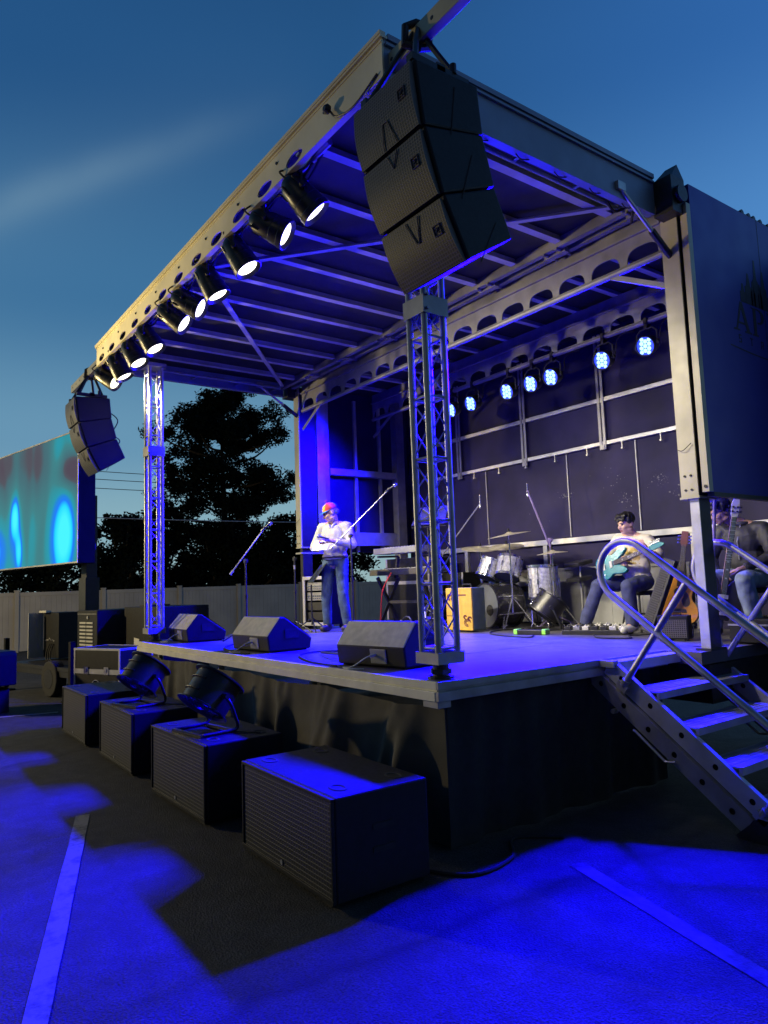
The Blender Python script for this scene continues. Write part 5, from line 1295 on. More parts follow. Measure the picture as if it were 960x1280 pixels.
def acoustic(label, o, v, w):
    root = thing('acoustic_guitar', label, 'guitar'); root.matrix_world = frame(o, v, w)
    f = lambda u, vv, d: Vector((u, d, vv))
    ol = outline(AC)
    m = MB(); m.prism(ol, -.045, .05, f); b = m.build('body', M_mahog, root, bevel=.004)
    m = MB(); m.prism([(u*.985, vv*.985) for u, vv in ol], -.0485, -.0452, f); tp = m.build('soundboard', M_sunburst, b)
    m = MB(); m.lathe([(0, 0), (.05, 0)], Matrix.Translation((0, -.0492, .085)) @ Matrix.Rotation(R(90), 4, 'X'), 26, cap=False); m.build('sound_hole', M_rubber, b)
    m = MB(); m.prism(outline([(.05, .10), (.09, .06), (.11, -.03), (.06, -.06), (.03, .0), (.045, .04)], 4), -.0496, -.0487, f); m.prism([(-.09, -.115), (.09, -.115), (.08, -.085), (-.08, -.085)], -.058, -.0486, f); m.build('bridge', M_fret, b)
    m = MB(); m.prism([(-.028, .14), (.028, .14), (.022, .56), (-.022, .56)], -.064, -.049, f); nk = m.build('neck', M_fret, root)
    m = MB(); m.prism([(-.022, .56), (.022, .56), (.036, .60), (.032, .72), (-.032, .72), (-.036, .60)], -.066, -.050, f); m.build('headstock', M_mahog, nk)
    m = MB()
    for s in (-1, 1):
        for k in range(3): m.cyl((s*.025, -.06, .60+.035*k), (s*.06, -.06, .60+.035*k), .006, n=6); m.cyl((s*.055, -.06, .60+.035*k), (s*.066, -.06, .60+.035*k), .011, n=8)
    for k in range(6): m.cyl((-.02+.008*k, -.060, -.10), (-.016+.0064*k, -.067, .58), .0009, n=4)
    m.build('tuner', M_chrome, nk)
    return root
acoustic('acoustic guitar with amber top standing upright on a floor stand', (-.64, 3.80, .36), (.06, .22, 1), (.45, -1, .1))
gs = thing('guitar_stand', 'black folding stand holding the acoustic guitar', 'guitar stand', (-.64, 3.82, 0))
m = MB()
for s in (-1, 1): m.tube([(s*.06, .12, .62), (s*.14, -.02, .12), (s*.16, -.12, .10)], .012, 6); m.tube([(s*.05, .13, .60), (s*.18, .25, .012)], .012, 6); m.tube([(s*.13, .0, .16), (s*.20, -.16, .012)], .012, 6)
m.tube([(0, .13, .58), (0, .13, .78)], .012, 6); m.build('frame', M_black, gs)

def black_case(label, loc, rz, w, d, h):
    root = thing('equipment_case', label, 'case', loc, rz, group='black cases behind the keyboards')
    m = MB(); m.bx(-w/2, w/2, 0, d, .06, h*.62); m.bx(-w/2, w/2, 0, d, h*.625, h); m.build('body', M_cab, root, bevel=.01)
    m = MB()
    for x in (-w/2, w/2-.03): m.bx(x-.003, x+.033, -.006, -.0005, .06, h)
    m.bx(-w/2+.0331, w/2-.0331, -.006, -.0005, h*.60, h*.65); m.build('edge_trim', M_alu_dark, root)
    m = MB()
    for x in (-w/2+.1, w/2-.1): m.cyl((x-.02, .08, .03), (x+.02, .08, .03), .03, n=12); m.cyl((x-.02, d-.08, .03), (x+.02, d-.08, .03), .03, n=12)
    m.build('caster', M_rubber, root)
black_case('tall black case against the far stage end behind the keyboards', (-5.55, 4.10, 0), R(6), 1.0, .55, 1.05)
black_case('lower black case between keyboards and the rear corner', (-4.75, 4.35, 0), R(-4), .55, .4, .78)
# ------------------------------------------------------------------ people
def organic(prims, voxel=.010, smooth=4, wrinkle=0., wscale=14., seed=0):
    """one continuous closed surface grown from tapered limbs and ellipsoids"""
    m = MB()
    for p in prims:
        if p[0] == 'c':
            _, a, b, ra, rb = p; a = Vector(a); b = Vector(b); d = b-a; L = d.length
            q = Matrix.Translation(a) @ zrot(d if L > 1e-6 else (0, 0, 1)); pr = []
            for i in range(7): t = math.pi/2*(i/6); pr.append((ra*math.sin(t)+1e-5, -ra*math.cos(t)))
            for i in range(7): t = math.pi/2*(i/6); pr.append((rb*math.cos(t)+1e-5, L+rb*math.sin(t)))
            m.lathe(pr, q, 16)
        else:
            _, c, r, q3 = p; q = Matrix.Translation(c) @ (q3.to_4x4() if q3 is not None else Matrix.Identity(4)) @ Matrix.Diagonal((*r, 1))
            m.lathe([(max(1e-4, math.sin(math.pi*i/12)), -math.cos(math.pi*i/12)) for i in range(13)], q, 20)
    me = bpy.data.meshes.new('tmp'); me.from_pydata(m.v, [], m.f)
    bm = bmesh.new(); bm.from_mesh(me); bmesh.ops.recalc_face_normals(bm, faces=bm.faces); bm.to_mesh(me); bm.free()
    o = bpy.data.objects.new('tmp', me); COL.objects.link(o)
    r = o.modifiers.new('r', 'REMESH'); r.mode = 'VOXEL'; r.voxel_size = voxel; r.use_smooth_shade = True
    if smooth: s = o.modifiers.new('s', 'SMOOTH'); s.factor = .5; s.iterations = smooth
    bpy.context.view_layer.update(); dg = bpy.context.evaluated_depsgraph_get(); ev = o.evaluated_get(dg).to_mesh()
    out = MB(); nrm = [v.normal.copy() for v in ev.vertices]
    for v in ev.vertices:
        p = v.co.copy()
        if wrinkle:
            w = noise.noise(Vector((p.x*wscale, p.y*wscale, p.z*wscale*.55+seed)))+.5*noise.noise(Vector((p.x*wscale*2.1+5, p.y*wscale*2.1, p.z*wscale*1.3+seed)))
            p += v.normal*(w*wrinkle)
        out.v.append(tuple(p))
    out.f = [tuple(p.vertices) for p in ev.polygons]; out.mi = [0]*len(out.f)
    o.to_mesh_clear() if False else None
    bpy.data.objects.remove(o); bpy.data.meshes.remove(me)
    return out
def C_(a, b, ra, rb): return ('c', a, b, ra, rb)
def E_(c, r, q=None): return ('e', c, r, q)
def hand_prims(wrist, d, palm, thumb, curl=.5, s=1.):
    """d: along the hand, palm: the way the palm faces, thumb: side of the thumb; fingers curl towards the palm"""
    d = Vector(d).normalized(); palm = Vector(palm); palm = (palm-d*palm.dot(d)).normalized(); th = Vector(thumb); th = (th-d*th.dot(d)-palm*th.dot(palm)).normalized()
    w = Vector(wrist); q = Matrix((th, d, palm)).transposed(); P = [C_(w-d*.02, w+d*.03, .024*s, .027*s), E_(w+d*.055*s, (.040*s, .052*s, .017*s), q)]
    for i, (off, ln) in enumerate(((.030, .072), (.010, .082), (-.010, .076), (-.029, .060))):
        p = w+d*.095*s+th*off*s; a = 0; r = .0095*s
        for j, fr in enumerate((.45, .32, .23)):
            a += curl*(.55 if j == 0 else .95); e = p+(d*math.cos(a)+palm*math.sin(a)+th*off*.25)*ln*fr*s; P.append(C_(p, e, r, r*.9)); p = e; r *= .92
    p = w+d*.025*s+th*.030*s
    for ln, ang in ((.040, .75), (.034, .45), (.026, .2)):
        e = p+(th*math.sin(ang)+d*math.cos(ang)+palm*.35*curl).normalized()*ln*s; P.append(C_(p, e, .012*s, .0105*s)); p = e
    return P
def head_prims(H):
    h = lambda x, y, z: H @ Vector((x, y, z)); q = H.to_3x3()
    P = [E_(h(0, .018, .032), (.076, .094, .092), q), E_(h(0, -.030, -.030), (.062, .066, .085), q), E_(h(0, -.052, -.088), (.036, .034, .028), q), E_(h(0, -.079, .020), (.052, .018, .013), q),
         C_(h(0, -.090, .008), h(0, -.108, -.030), .010, .0145), E_(h(0, -.098, -.034), (.019, .012, .010), q), E_(h(0, -.088, -.060), (.024, .012, .007), q), E_(h(0, -.086, -.072), (.021, .012, .008), q)]
    for s in (-1, 1): P += [E_(h(s*.036, -.066, -.030), (.024, .026, .026), q), E_(h(s*.077, .010, -.008), (.012, .024, .034), q), E_(h(s*.048, -.01, -.075), (.022, .04, .026), q)]
    return P
def paint_head(m, H):
    inv = H.inverted()
    for i, f in enumerate(m.f):
        c = Vector((0, 0, 0))
        for k in f: c += Vector(m.v[k])
        c = inv @ (c/len(f))
        if abs(c.x) < .022 and c.y < -.088 and -.080 < c.z < -.055: m.mi[i] = 1
def eyes(H, parent, glasses=False):
    m = MB()
    for s in (-1, 1): m.lathe([(0.0001, -.011), (.009, -.007), (.0115, 0), (.009, .007), (.0001, .011)], H @ Matrix.Translation((s*.030, -.084, .002)), 12)
    m.build('eyes', M_eye, parent, smooth=80)
    m = MB()
    for s in (-1, 1): m.tube([H @ Vector((s*.014, -.096, .018)), H @ Vector((s*.030, -.097, .024)), H @ Vector((s*.047, -.086, .018))], [.003, .0045, .002], 6)
    m.build('eyebrows', M_hair, parent)
    if glasses:
        m = MB()
        for s in (-1, 1): m.tube(arc((s*.032, .0), .022, 0, 6.1, 14, lambda u, v: H @ Vector((u, -.108, v))), .0022, 5, closed=True); m.tube([H @ Vector((s*.053, -.106, .004)), H @ Vector((s*.080, .0, .010))], .002, 5)
        m.tube([H @ Vector((-.01, -.108, .002)), H @ Vector((.01, -.108, .002))], .002, 5); m.build('glasses', M_black, parent)
def Hm(c, yaw=0, pitch=0, roll=0, s=1.):
    """head frame: face looks along local -y; positive pitch looks down, positive yaw turns the face towards -x"""
    return Matrix.Translation(c) @ Matrix.Rotation(R(-yaw), 4, 'Z') @ Matrix.Rotation(R(pitch), 4, 'X') @ Matrix.Rotation(R(roll), 4, 'Y') @ Matrix.Scale(s, 4)
def V_(*a): return Vector(a)

def standing_man():
    loc = (-5.13, 2.47, 0); root = thing('person', 'man standing in a white shirt, jeans and rainbow cap, reading a paper he holds', 'person', loc, R(32))
    K = 1.045
    def v(x, y, z): return Vector((x*K, y*K, z*K))
    H = Hm(v(-.015, -.075, 1.615), yaw=52, pitch=24, s=1.04*K)
    J = dict(neck=v(0, .0, 1.47), chest=v(0, .0, 1.30), waist=v(0, .02, 1.06), pel=v(0, .02, .95))
    sh = {s: v(s*.185, .015, 1.415) for s in (-1, 1)}
    el = {-1: v(-.285, -.04, 1.15), 1: v(.285, -.02, 1.16)}
    wr = {-1: v(-.115, -.25, 1.13), 1: v(.08, -.29, 1.215)}
    hip = {s: v(s*.095, .02, .92) for s in (-1, 1)}; kn = {-1: v(-.125, -.03, .50), 1: v(.125, -.035, .50)}; an = {-1: v(-.145, .03, .09), 1: v(.155, .02, .09)}
    P = head_prims(H)+[C_(H @ Vector((0, .02, -.07)), J['neck'], .056, .062), E_(v(0, .01, 1.30), (.165*K, .105*K, .19*K)), E_(J['waist'], (.150*K, .115*K, .15*K)), E_(J['pel'], (.155*K, .115*K, .11*K))]
    for s in (-1, 1):
        P += [C_(J['neck'], sh[s], .055, .062), C_(sh[s], el[s], .054, .042), C_(el[s], wr[s], .042, .028), C_(hip[s], kn[s], .085, .058), C_(kn[s], an[s], .056, .038), C_(an[s], an[s]+v(s*.01, -.13, -.055), .038, .032)]
    P += hand_prims(wr[-1], v(.6, -.55, .15), (.3, .2, 1), (.6, .4, .6), .75)+hand_prims(wr[1], v(-.75, -.45, .18), (-.2, .2, -1), (-.2, -.3, 1), .55)
    m = organic(P, .0075, 4); paint_head(m, H); b = m.build('body', [M_skin, M_lip], root, smooth=180)
    eyes(H, b)
    # shirt with collar, long sleeves
    P = [E_(v(0, .01, 1.31), (.190*K, .130*K, .17*K)), E_(v(0, .005, 1.14), (.178*K, .145*K, .17*K)), E_(v(0, .01, 1.02), (.178*K, .142*K, .075*K)), C_(v(-.1, .02, 1.43), v(.1, .02, 1.43), .062, .062), C_(v(0, .02, 1.40), v(0, .012, 1.475), .085, .070)]
    for s in (-1, 1): P += [C_(v(s*.08, .02, 1.42), sh[s], .070, .080), C_(sh[s], el[s], .078, .064), C_(el[s], el[s].lerp(wr[s], .72), .064, .043)]
    P = organic(P, .011, 3, .010, 13, 3); P.build('shirt', M_shirt, root, smooth=180)
    m = MB()
    for s in (-1, 1): m.tube([v(s*.012, -.105, 1.40), v(s*.045, -.075, 1.455), v(s*.072, .02, 1.487), v(s*.04, .075, 1.49)], [.012, .016, .014, .010], 6)
    m.build('collar', M_shirt, root, smooth=80)
    P = [E_(v(0, .02, .945), (.172*K, .128*K, .085*K))]
    for s in (-1, 1): P += [C_(hip[s]+v(0, 0, .02), kn[s], .100, .078), C_(kn[s], an[s]+v(0, -.01, .03), .076, .066), C_(v(0, .02, .95), hip[s], .11, .10)]
    organic(P, .011, 3, .007, 12, 9).build('jeans', M_jean, root, smooth=180)
    m = MB(); m.tube([v(.173*math.cos(t*.2618), .02+.134*math.sin(t*.2618), 1.005) for t in range(24)], .018, 6, closed=True); m.box(v(0, -.118, 1.005), (.05, .014, .036)); m.build('belt', M_bootd, root)
    m = MB()
    for s in (-1, 1):
        d = v(s*.10, -.97, 0).normalized(); a = an[s]; m2 = organic([C_(a+v(0, .03, -.03), a+d*.14+v(0, 0, -.045), .052, .044), E_(a+d*.05+v(0, 0, -.067), (.050, .13, .026)), C_(a, a+v(0, .02, -.03), .05, .05)], .008, 3); m.add(m2.v, m2.f)
    mn = min(p[2] for p in m.v); m.v = [(p[0], p[1], max(p[2], .002)) for p in m.v]; m.build('shoes', M_bootd, root, smooth=180)
    # cap in coloured panels with a small propeller
    m = MB(); n = 32; rows = 9; vs = []
    for j in range(rows+1):
        t = math.pi/2*j/rows
        for k in range(n):
            a = 2*math.pi*k/n; vs.append(H @ Vector((.090*math.sin(t+.0001)*math.cos(a), .018+.108*math.sin(t+.0001)*math.sin(a), .040+.092*math.cos(t))))
    o = len(m.v); m.v += [tuple(q) for q in vs]
    for j in range(rows):
        for k in range(n): m.f.append((j*n+k, j*n+(k+1) % n, (j+1)*n+(k+1) % n, (j+1)*n+k)); m.mi.append([0, 2, 1, 2, 0, 2, 1, 0][int(k/4)])
    m.build('cap', [M_red, M_yel, M_blu], root, smooth=80)
    m = MB(); vs = []
    for j in range(5):
        for k in range(13):
            a = math.pi+math.pi*k/12; rr = 1+.75*j/4*abs(math.sin(a))
            vs.append(H @ Vector((.089*math.cos(a), .018+.106*math.sin(a)*rr, .046-.022*(j/4)*abs(math.sin(a))-.008*math.cos(a)**2)))
    m.add(vs, [(j*13+k, j*13+k+1, (j+1)*13+k+1, (j+1)*13+k) for j in range(4) for k in range(12)]); m.build('cap_brim', M_blu, root, smooth=80)
    m = MB(); m.cyl(H @ Vector((0, .018, .125)), H @ Vector((0, .018, .165)), .004, n=8); m.box(H @ Vector((.03, .018, .165)), (.065, .018, .003), (H.to_3x3().normalized() @ Matrix.Rotation(R(18), 3, 'Z'))); m.box(H @ Vector((-.03, .018, .165)), (.065, .018, .003), (H.to_3x3().normalized() @ Matrix.Rotation(R(18), 3, 'Z'))); m.build('propeller', M_red, root)
    P = [E_(H @ Vector((0, .055, .0)), (.080*K, .070*K, .055*K))]
    organic(P, .008, 2, .004, 60).build('hair', M_hairgrey, root, smooth=180)
    # what he holds
    W = root.matrix_basis if False else Matrix.Translation(loc) @ Matrix.Rotation(R(32), 4, 'Z')
    pa = thing('paper_sheet', 'white sheet of paper held in the standing man hands', 'paper'); pa.matrix_world = W @ Matrix.Translation(v(-.02, -.36, 1.17)) @ Matrix.Rotation(R(12), 4, 'Z') @ Matrix.Rotation(R(-52), 4, 'X')
    m = MB(); vs = []
    for j in range(7):
        for k in range(7): vs.append((-.11+.22*k/6, .006*math.sin(k*.9)+.004*j, -.14+.28*j/6))
    m.add(vs, [(j*7+k, j*7+k+1, (j+1)*7+k+1, (j+1)*7+k) for j in range(6) for k in range(6)]); m.build('sheet', M_paper, pa, smooth=180)
    nb = thing('microphone', 'dark handheld microphone in the standing man hand above the paper', 'microphone'); nb.matrix_world = W @ Matrix.Translation(v(.0, -.36, 1.26))
    m = MB(); mic(m, (.10, .02, -.03), (-.85, -.3, .28), 0, 1); m.build('body', [M_black, M_alu_dark], nb, smooth=50)
standing_man()

def seated(loc, rz, label, sc, skin, H, sh, el, wr, hands, hip, kn, an, toe, top, trs, shoe, hair, lean=(0, 0), jacket=False, glasses=False, shorts=None):
    root = thing('person', label, 'person', loc, rz)
    nk = (sh[-1]+sh[1])/2+V_(0, .01, .06); ch = (sh[-1]+sh[1])/2+V_(0, 0, -.11); pel = (hip[-1]+hip[1])/2; ws = (ch+pel)/2
    P = head_prims(H)+[C_(H @ Vector((0, .02, -.07)), nk, .054, .060), E_(ch, (.165, .105, .17)), E_(ws, (.145, .11, .16)), E_(pel, (.165, .13, .11))]
    for s in (-1, 1): P += [C_(nk, sh[s], .052, .060), C_(sh[s], el[s], .050, .040), C_(el[s], wr[s], .040, .027), C_(hip[s], kn[s], .082, .056), C_(kn[s], an[s], .054, .036), C_(an[s], toe[s], .034, .028)]
    for s in (-1, 1): P += hand_prims(wr[s], *hands[s])
    m = organic(P, .0075, 4); paint_head(m, H); b = m.build('body', [skin, M_lip], root, smooth=180); eyes(H, b, glasses)
    P = [E_(ch+V_(0, 0, .01), (.195, .13, .17)), E_(ws, (.18, .145, .19)), E_(pel+V_(0, 0, .06), (.18, .15, .10)), C_(nk+V_(0, .0, -.05), nk+V_(0, 0, -.012), .085, .070)]
    f = .80 if jacket else .52
    for s in (-1, 1):
        P += [C_(nk+V_(0, 0, -.045), sh[s], .065, .078)]
        if jacket: P += [C_(sh[s], el[s], .080, .066), C_(el[s], el[s].lerp(wr[s], .86), .066, .044)]
        else: P += [C_(sh[s], sh[s].lerp(el[s], .85), .074, .072)]
    m = organic(P, .011, 3, .011 if jacket else .009, 12, 5)
    if not jacket:
        for i, fc in enumerate(m.f):
            c = sum((Vector(m.v[k]) for k in fc), Vector())/len(fc)
            if c.y < ch.y-.03 and abs(c.x-ch.x) < .12 and ch.z-.16 < c.z < ch.z+.03 and noise.noise(c*26) > -.08: m.mi[i] = 1
        m.build('shirt', [top, M_print], root, smooth=180)
    else:
        m.build('jacket', top, root, smooth=180)
        z = MB(); z.tube([nk+V_(.03, -.075, -.0), ch+V_(.02, -.142, 0), ws+V_(.01, -.155, 0)], .006, 6); z.build('zip', M_alu, root)
        z = MB(); z.tube([nk+V_(.075*math.cos(t*.45), .075*math.sin(t*.45), .0) for t in range(14)], .022, 8, closed=True); z.build('collar', top, root, smooth=80)
    P = [E_(pel, (.18, .145, .11))]
    for s in (-1, 1): P += [C_(hip[s], kn[s], .100, .080), C_(kn[s], an[s]+(kn[s]-an[s])*.06, .078, .072)]
    organic(P, .011, 3, .009, 11, 2).build('trousers', trs, root, smooth=180)
    m = MB()
    for s in (-1, 1):
        a, t = an[s], toe[s]; d = (t-a); d.z = 0; d.normalize()
        m2 = organic([C_(a+V_(0, 0, -.03)-d*.03, t, .050, .040), E_((a+t)/2+V_(0, 0, -.035), (.046, .12, .025), d.to_track_quat('-Y', 'Z').to_matrix())], .008, 3); m.add(m2.v, m2.f)
    m.build('shoes', shoe, root, smooth=180)
    hp = [E_(H @ Vector((0, .030, .052)), (.088, .100, .086)), E_(H @ Vector((0, -.035, .092)), (.074, .062, .036))]
    for s in (-1, 1): hp += [E_(H @ Vector((s*.068, .012, .035)), (.022, .06, .050))]
    for k in range(7): hp.append(C_(H @ Vector((-.06+.02*k, -.05, .10)), H @ Vector((-.066+.022*k+.006*(k % 2), -.082, .066-.012*(k % 3))), .020, .012))
    organic(hp, .007, 2, .006, 50).build('hair', hair, root, smooth=180)
    return root
GR = R(6)
G_loc = (-1.42, 4.22, 0)
g_el = {-1: V_(-.30, -.06, .86), 1: V_(.33, -.06, .84)}
g_wr = {-1: V_(-.10, -.25, .82), 1: V_(.30, -.28, .90)}
seated(G_loc, GR, 'seated guitarist with black hair and cream tee, playing the teal guitar', 1., M_skin, Hm(V_(-.02, -.10, 1.235), yaw=20, pitch=12),
       {-1: V_(-.175, -.03, 1.045), 1: V_(.175, -.01, 1.03)}, g_el, g_wr,
       {-1: ((.8, -.25, -.35), (-.1, .95, .0), (.2, -.2, 1), .55), 1: ((-.25, -.35, .75), (-.5, .7, 0), (-.6, -.2, -.4), .95)},
       {s: V_(s*.10, .02, .56) for s in (-1, 1)}, {-1: V_(-.27, -.36, .54), 1: V_(.13, -.42, .52)}, {-1: V_(-.44, -.42, .10), 1: V_(.12, -.36, .10)}, {-1: V_(-.54, -.55, .05), 1: V_(.10, -.52, .05)}, M_tee, M_navytr, M_shoe, M_hair)
GW = Matrix.Translation(G_loc) @ Matrix.Rotation(GR, 4, 'Z')
el_guitar('electric_guitar', 'teal electric guitar played by the seated guitarist', GW @ frame(V_(-.15, -.26, .76), (1, -.10, .30), (0, -1, .28)), M_teal, M_teal, .42)
def stool(label, loc, h, r):
    root = thing('stool', label, 'stool', loc); m = MB(); m.lathe([(0, h-.05), (r, h-.05), (r+.012, h-.03), (r, h), (0, h+.005)], n=28); m.build('seat', M_rubber, root, smooth=45)
    for k in range(4):
        a = k*math.pi/2+.6; m = MB(); m.cyl((r*.75*math.cos(a), r*.75*math.sin(a), h-.05), (r*1.25*math.cos(a), r*1.25*math.sin(a), .0), .012, n=8); m.build('leg', M_black, root)
    m = MB(); m.tube([(r*1.02*math.cos(t*.3927), r*1.02*math.sin(t*.3927), h*.42) for t in range(16)], .008, 6, closed=True); m.build('foot_ring', M_black, root)
stool('black stool under the seated guitarist', (-1.42, 4.26, 0), .46, .17)

B_loc = (.06, 3.85, 0); BR = R(2)
b_wr = {-1: V_(-.14, -.30, .60), 1: V_(.10, -.30, .66)}
seated(B_loc, BR, 'seated man with glasses in a dark quilted jacket, half hidden by the cream post', 1., M_skin2, Hm(V_(-.13, -.16, 1.22), yaw=28, pitch=20),
       {-1: V_(-.20, -.04, 1.03), 1: V_(.17, -.0, 1.03)}, {-1: V_(-.31, -.08, .78), 1: V_(.30, -.06, .78)}, b_wr,
       {-1: ((.5, -.4, -.35), (.2, .3, -1), (.6, .3, 0), .55), 1: ((-.75, -.35, -.2), (0, .2, -1), (-.2, -.9, .1), .5)},
       {s: V_(s*.10, .05, .58) for s in (-1, 1)}, {-1: V_(-.15, -.40, .58), 1: V_(.16, -.42, .56)}, {-1: V_(-.16, -.38, .13), 1: V_(.18, -.30, .13)}, {-1: V_(-.17, -.54, .08), 1: V_(.20, -.46, .08)}, M_jacket, M_jeanl, M_bootd, M_hair, jacket=True, glasses=True)
stool('black tube stool under the man in the dark jacket', (.06, 3.92, 0), .48, .18)
BW = Matrix.Translation(B_loc) @ Matrix.Rotation(BR, 4, 'Z')
el_guitar('bass_guitar', 'bass guitar with white headstock held upright before the man in the jacket', frame(V_(.03, 3.42, .40), (.24, -.02, 1), (.8, -1, .0)), M_black, M_ivory, .62, 1.02, 4)
# ------------------------------------------------------------------ beside the post: broom, amplifier, cases
br = thing('broom', 'broom with a violet handle and pale bristles leaning behind the cream post', 'broom', (.12, 3.05, 0), 0)
m = MB(); m.cyl((0, 0, .16), (.16, -.05, 1.42), .014, n=10); m.build('handle', M_purple, br, smooth=40)
m = MB(); vs = []
m.prism([(-.075, .0), (.075, .0), (.035, .17), (-.035, .17)], -.025, .025, lambda u, v, d: Vector((u, d, v))); m.build('bristles', M_bristle, br)
m = MB(); m.bx(-.037, .037, -.027, .027, .165, .20); m.build('collar', M_black, br)
ab = thing('small_amplifier', 'small black amplifier box standing in front of the acoustic guitar', 'amplifier', (-.42, 3.30, 0), R(20))
m = MB(); m.bx(-.14, .14, 0, .18, .012, .24); m.build('cabinet', M_cab, ab, bevel=.008); m = MB(); m.bx(-.125, .125, -.004, -.0005, .03, .20); m.build('grille', M_grille_fine, ab)
m = MB(); m.tube([(-.06, .09, .24), (-.06, .09, .27), (.06, .09, .27), (.06, .09, .24)], .008, 6); m.build('handle', M_rubber, ab)
ts = thing('keyboard_case', 'slim dark case with a ribbed face leaning behind the near handrail', 'case', (-.70, 3.55, 0), R(-12))
m = MB(); q = Matrix.Rotation(R(-14), 4, 'X') @ Matrix.Rotation(R(16), 4, 'Y'); m.box((0, 0, 0), (.16, .06, .78)); m.xf(Matrix.Translation((0, 0, .42)) @ q); m.build('body', M_black, ts, bevel=.01)
m = MB()
for k in range(26): m.box((0, -.033, -.30+.024*k), (.10, .006, .010))
m.xf(Matrix.Translation((0, 0, .42)) @ q); m.build('ribs', M_rubber, ts)
fc = thing('flight_case', 'large black case in the shadow under the navy end panel', 'case', (1.05, 4.1, G), R(3))
m = MB(); m.bx(-.55, .65, -.5, .6, .1, 1.14); m.build('body', M_cab, fc, bevel=.012)
m = MB()
for z in (.12, .70, 1.10): m.bx(-.56, .66, -.507, -.5005, z, z+.03)
m.build('edge_trim', M_alu_dark, fc)
m = MB()
for x in (-.45, .55): m.cyl((x-.02, -.4, .05), (x+.02, -.4, .05), .05, n=16); m.cyl((x-.02, .5, .05), (x+.02, .5, .05), .05, n=16)
m.build('caster', M_rubber, fc)
tb = thing('tool_box', 'low dark box on the deck just behind the far handrail', 'box', (.16, 3.2, 0), R(4))
m = MB(); m.bx(-.02, .34, .1, .5, .01, .22); m.build('body', M_cab, tb, bevel=.01); m = MB(); m.bx(-.024, .344, .094, .506, .16, .175); m.build('lid_seam', M_alu_dark, tb)

# ------------------------------------------------------------------ video wall on its trailer
vw = thing('video_wall', 'large LED video wall on a mast showing cyan and blue flame shapes', 'screen', (-8.98, -.10, 2.30), R(12.2))
m = MB(); m.add([(-4.2, -.032, -1.10), (-.0, -.032, -1.10), (0, -.032, 1.10), (-4.2, -.032, 1.10)], [(0, 1, 2, 3)]); m.build('picture', M_video, vw)
m = MB(); m.bx(-4.23, .03, -.03, .26, -1.13, 1.13); m.build('housing', M_blackdeep, vw, bevel=.006)
m = MB(); m.bx(-4.23, .03, -.04, -.0305, 1.1005, 1.125); m.bx(-4.23, .03, -.04, -.0305, -1.125, -1.1005); m.bx(.0005, .03, -.04, -.0305, -1.1004, 1.1004); m.build('bezel', M_alu_dark, vw)
m = MB()
for k in range(1, 5): m.bx(-.84*k-.01, -.84*k+.01, .2601, .30, -1.05, 1.05)
m.bx(-4.1, -.1, .2601, .34, -.9, -.8); m.bx(-4.1, -.1, .2601, .34, .5, .6); m.build('back_frame', M_black, vw)
tr = thing('screen_trailer', 'dark trailer with mast and outrigger jacks carrying the video wall', 'trailer', (-10.1, .35, G), R(12.2))
m = MB(); m.bx(-.10, .10, -.12, .08, .45, 3.5); m.bx(-.13, .13, -.15, .11, .45, 2.0); m.build('mast', M_black, tr, bevel=.006)
m = MB(); m.bx(-1.6, 1.3, -.75, .85, .44, .50); m.bx(-1.6, 1.3, -.76, -.70, .34, .4395); m.bx(-1.6, 1.3, .78, .84, .34, .4395); m.build('platform', M_black, tr, bevel=.006)
m = MB(); m.bx(-1.61, 1.31, -.775, -.7605, .44, .505); m.build('platform_edge', M_black, tr)
for s in (-1, 1):
    w = MB(); w.cyl((.2, s*.72-.09, .30), (.2, s*.72+.09, .30), .30, n=32); t = w.build('tyre', M_rubber, tr, smooth=40, bevel=.02)
    w = MB(); w.cyl((.2, s*.72-.095, .30), (.2, s*.72+.095, .30), .16, n=24); w.build('rim', M_black, t, smooth=40)
for x, y in ((-1.5, -.85), (1.15, -.85), (-1.5, .9), (1.15, .9)):
    m = MB(); m.bx(x-.04, x+.04, y-.04, y+.04, .06, .95); m.bx(x-.12, x+.12, y-.12, y+.12, 0, .03); m.cyl((x, y, .03), (x, y, .2), .03, n=10); m.build('jack', M_blackdeep, tr, bevel=.004)
m = MB(); m.bar((1.3, 0, .40), (2.3, 0, .40), .10, .10); m.bar((2.3, 0, .45), (2.3, 0, .0), .07, .07); m.build('tow_bar', M_black, tr)
ge = thing('generator_cabinet', 'dark generator cabinet with two columns of white louvres on the screen trailer', 'generator', (-9.55, .42, G+.505), R(12.2))
m = MB(); m.bx(-.30, .42, -.30, .60, .05, .92); m.build('housing', M_cab, ge, bevel=.012)
m = MB()
for c in (-.19, .06):
    for k in range(8): m.bx(c, c+.225, -.312, -.3005, .26+.062*k, .26+.062*k+.030)
m.build('louvres', M_ivory, ge)
m = MB(); m.bx(-.28, .40, -.307, -.3005, .855, .865); m.bx(-.28, .40, -.307, -.3005, .10, .108); m.cyl((.10, -.315, .80), (.10, -.3005, .80), .03, n=14); m.build('door_trim', M_alu_dark, ge)
gs2 = thing('equipment_cabinet', 'wide plain dark cabinet right of the louvred generator', 'cabinet', (-8.55, .95, G+.02), R(10))
m = MB(); m.bx(-.45, .75, -.25, .65, .06, 1.44); m.build('housing', M_cab, gs2, bevel=.012); m = MB(); m.bx(-.3, .1, -.05, .3, 1.4405, 1.47); m.build('top_vent', M_black, gs2)
m = MB(); m.add([(-.10, -.256, .62), (.06, -.256, .60), (.10, -.262, .92), (-.08, -.262, .94)], [(0, 1, 2, 3)]); m.build('notice', M_paper, gs2)
m = MB(); m.bx(-.4, -.3, -.2, .6, 0, .06); m.bx(.6, .7, -.2, .6, 0, .06); m.build('skid', M_rubber, gs2)
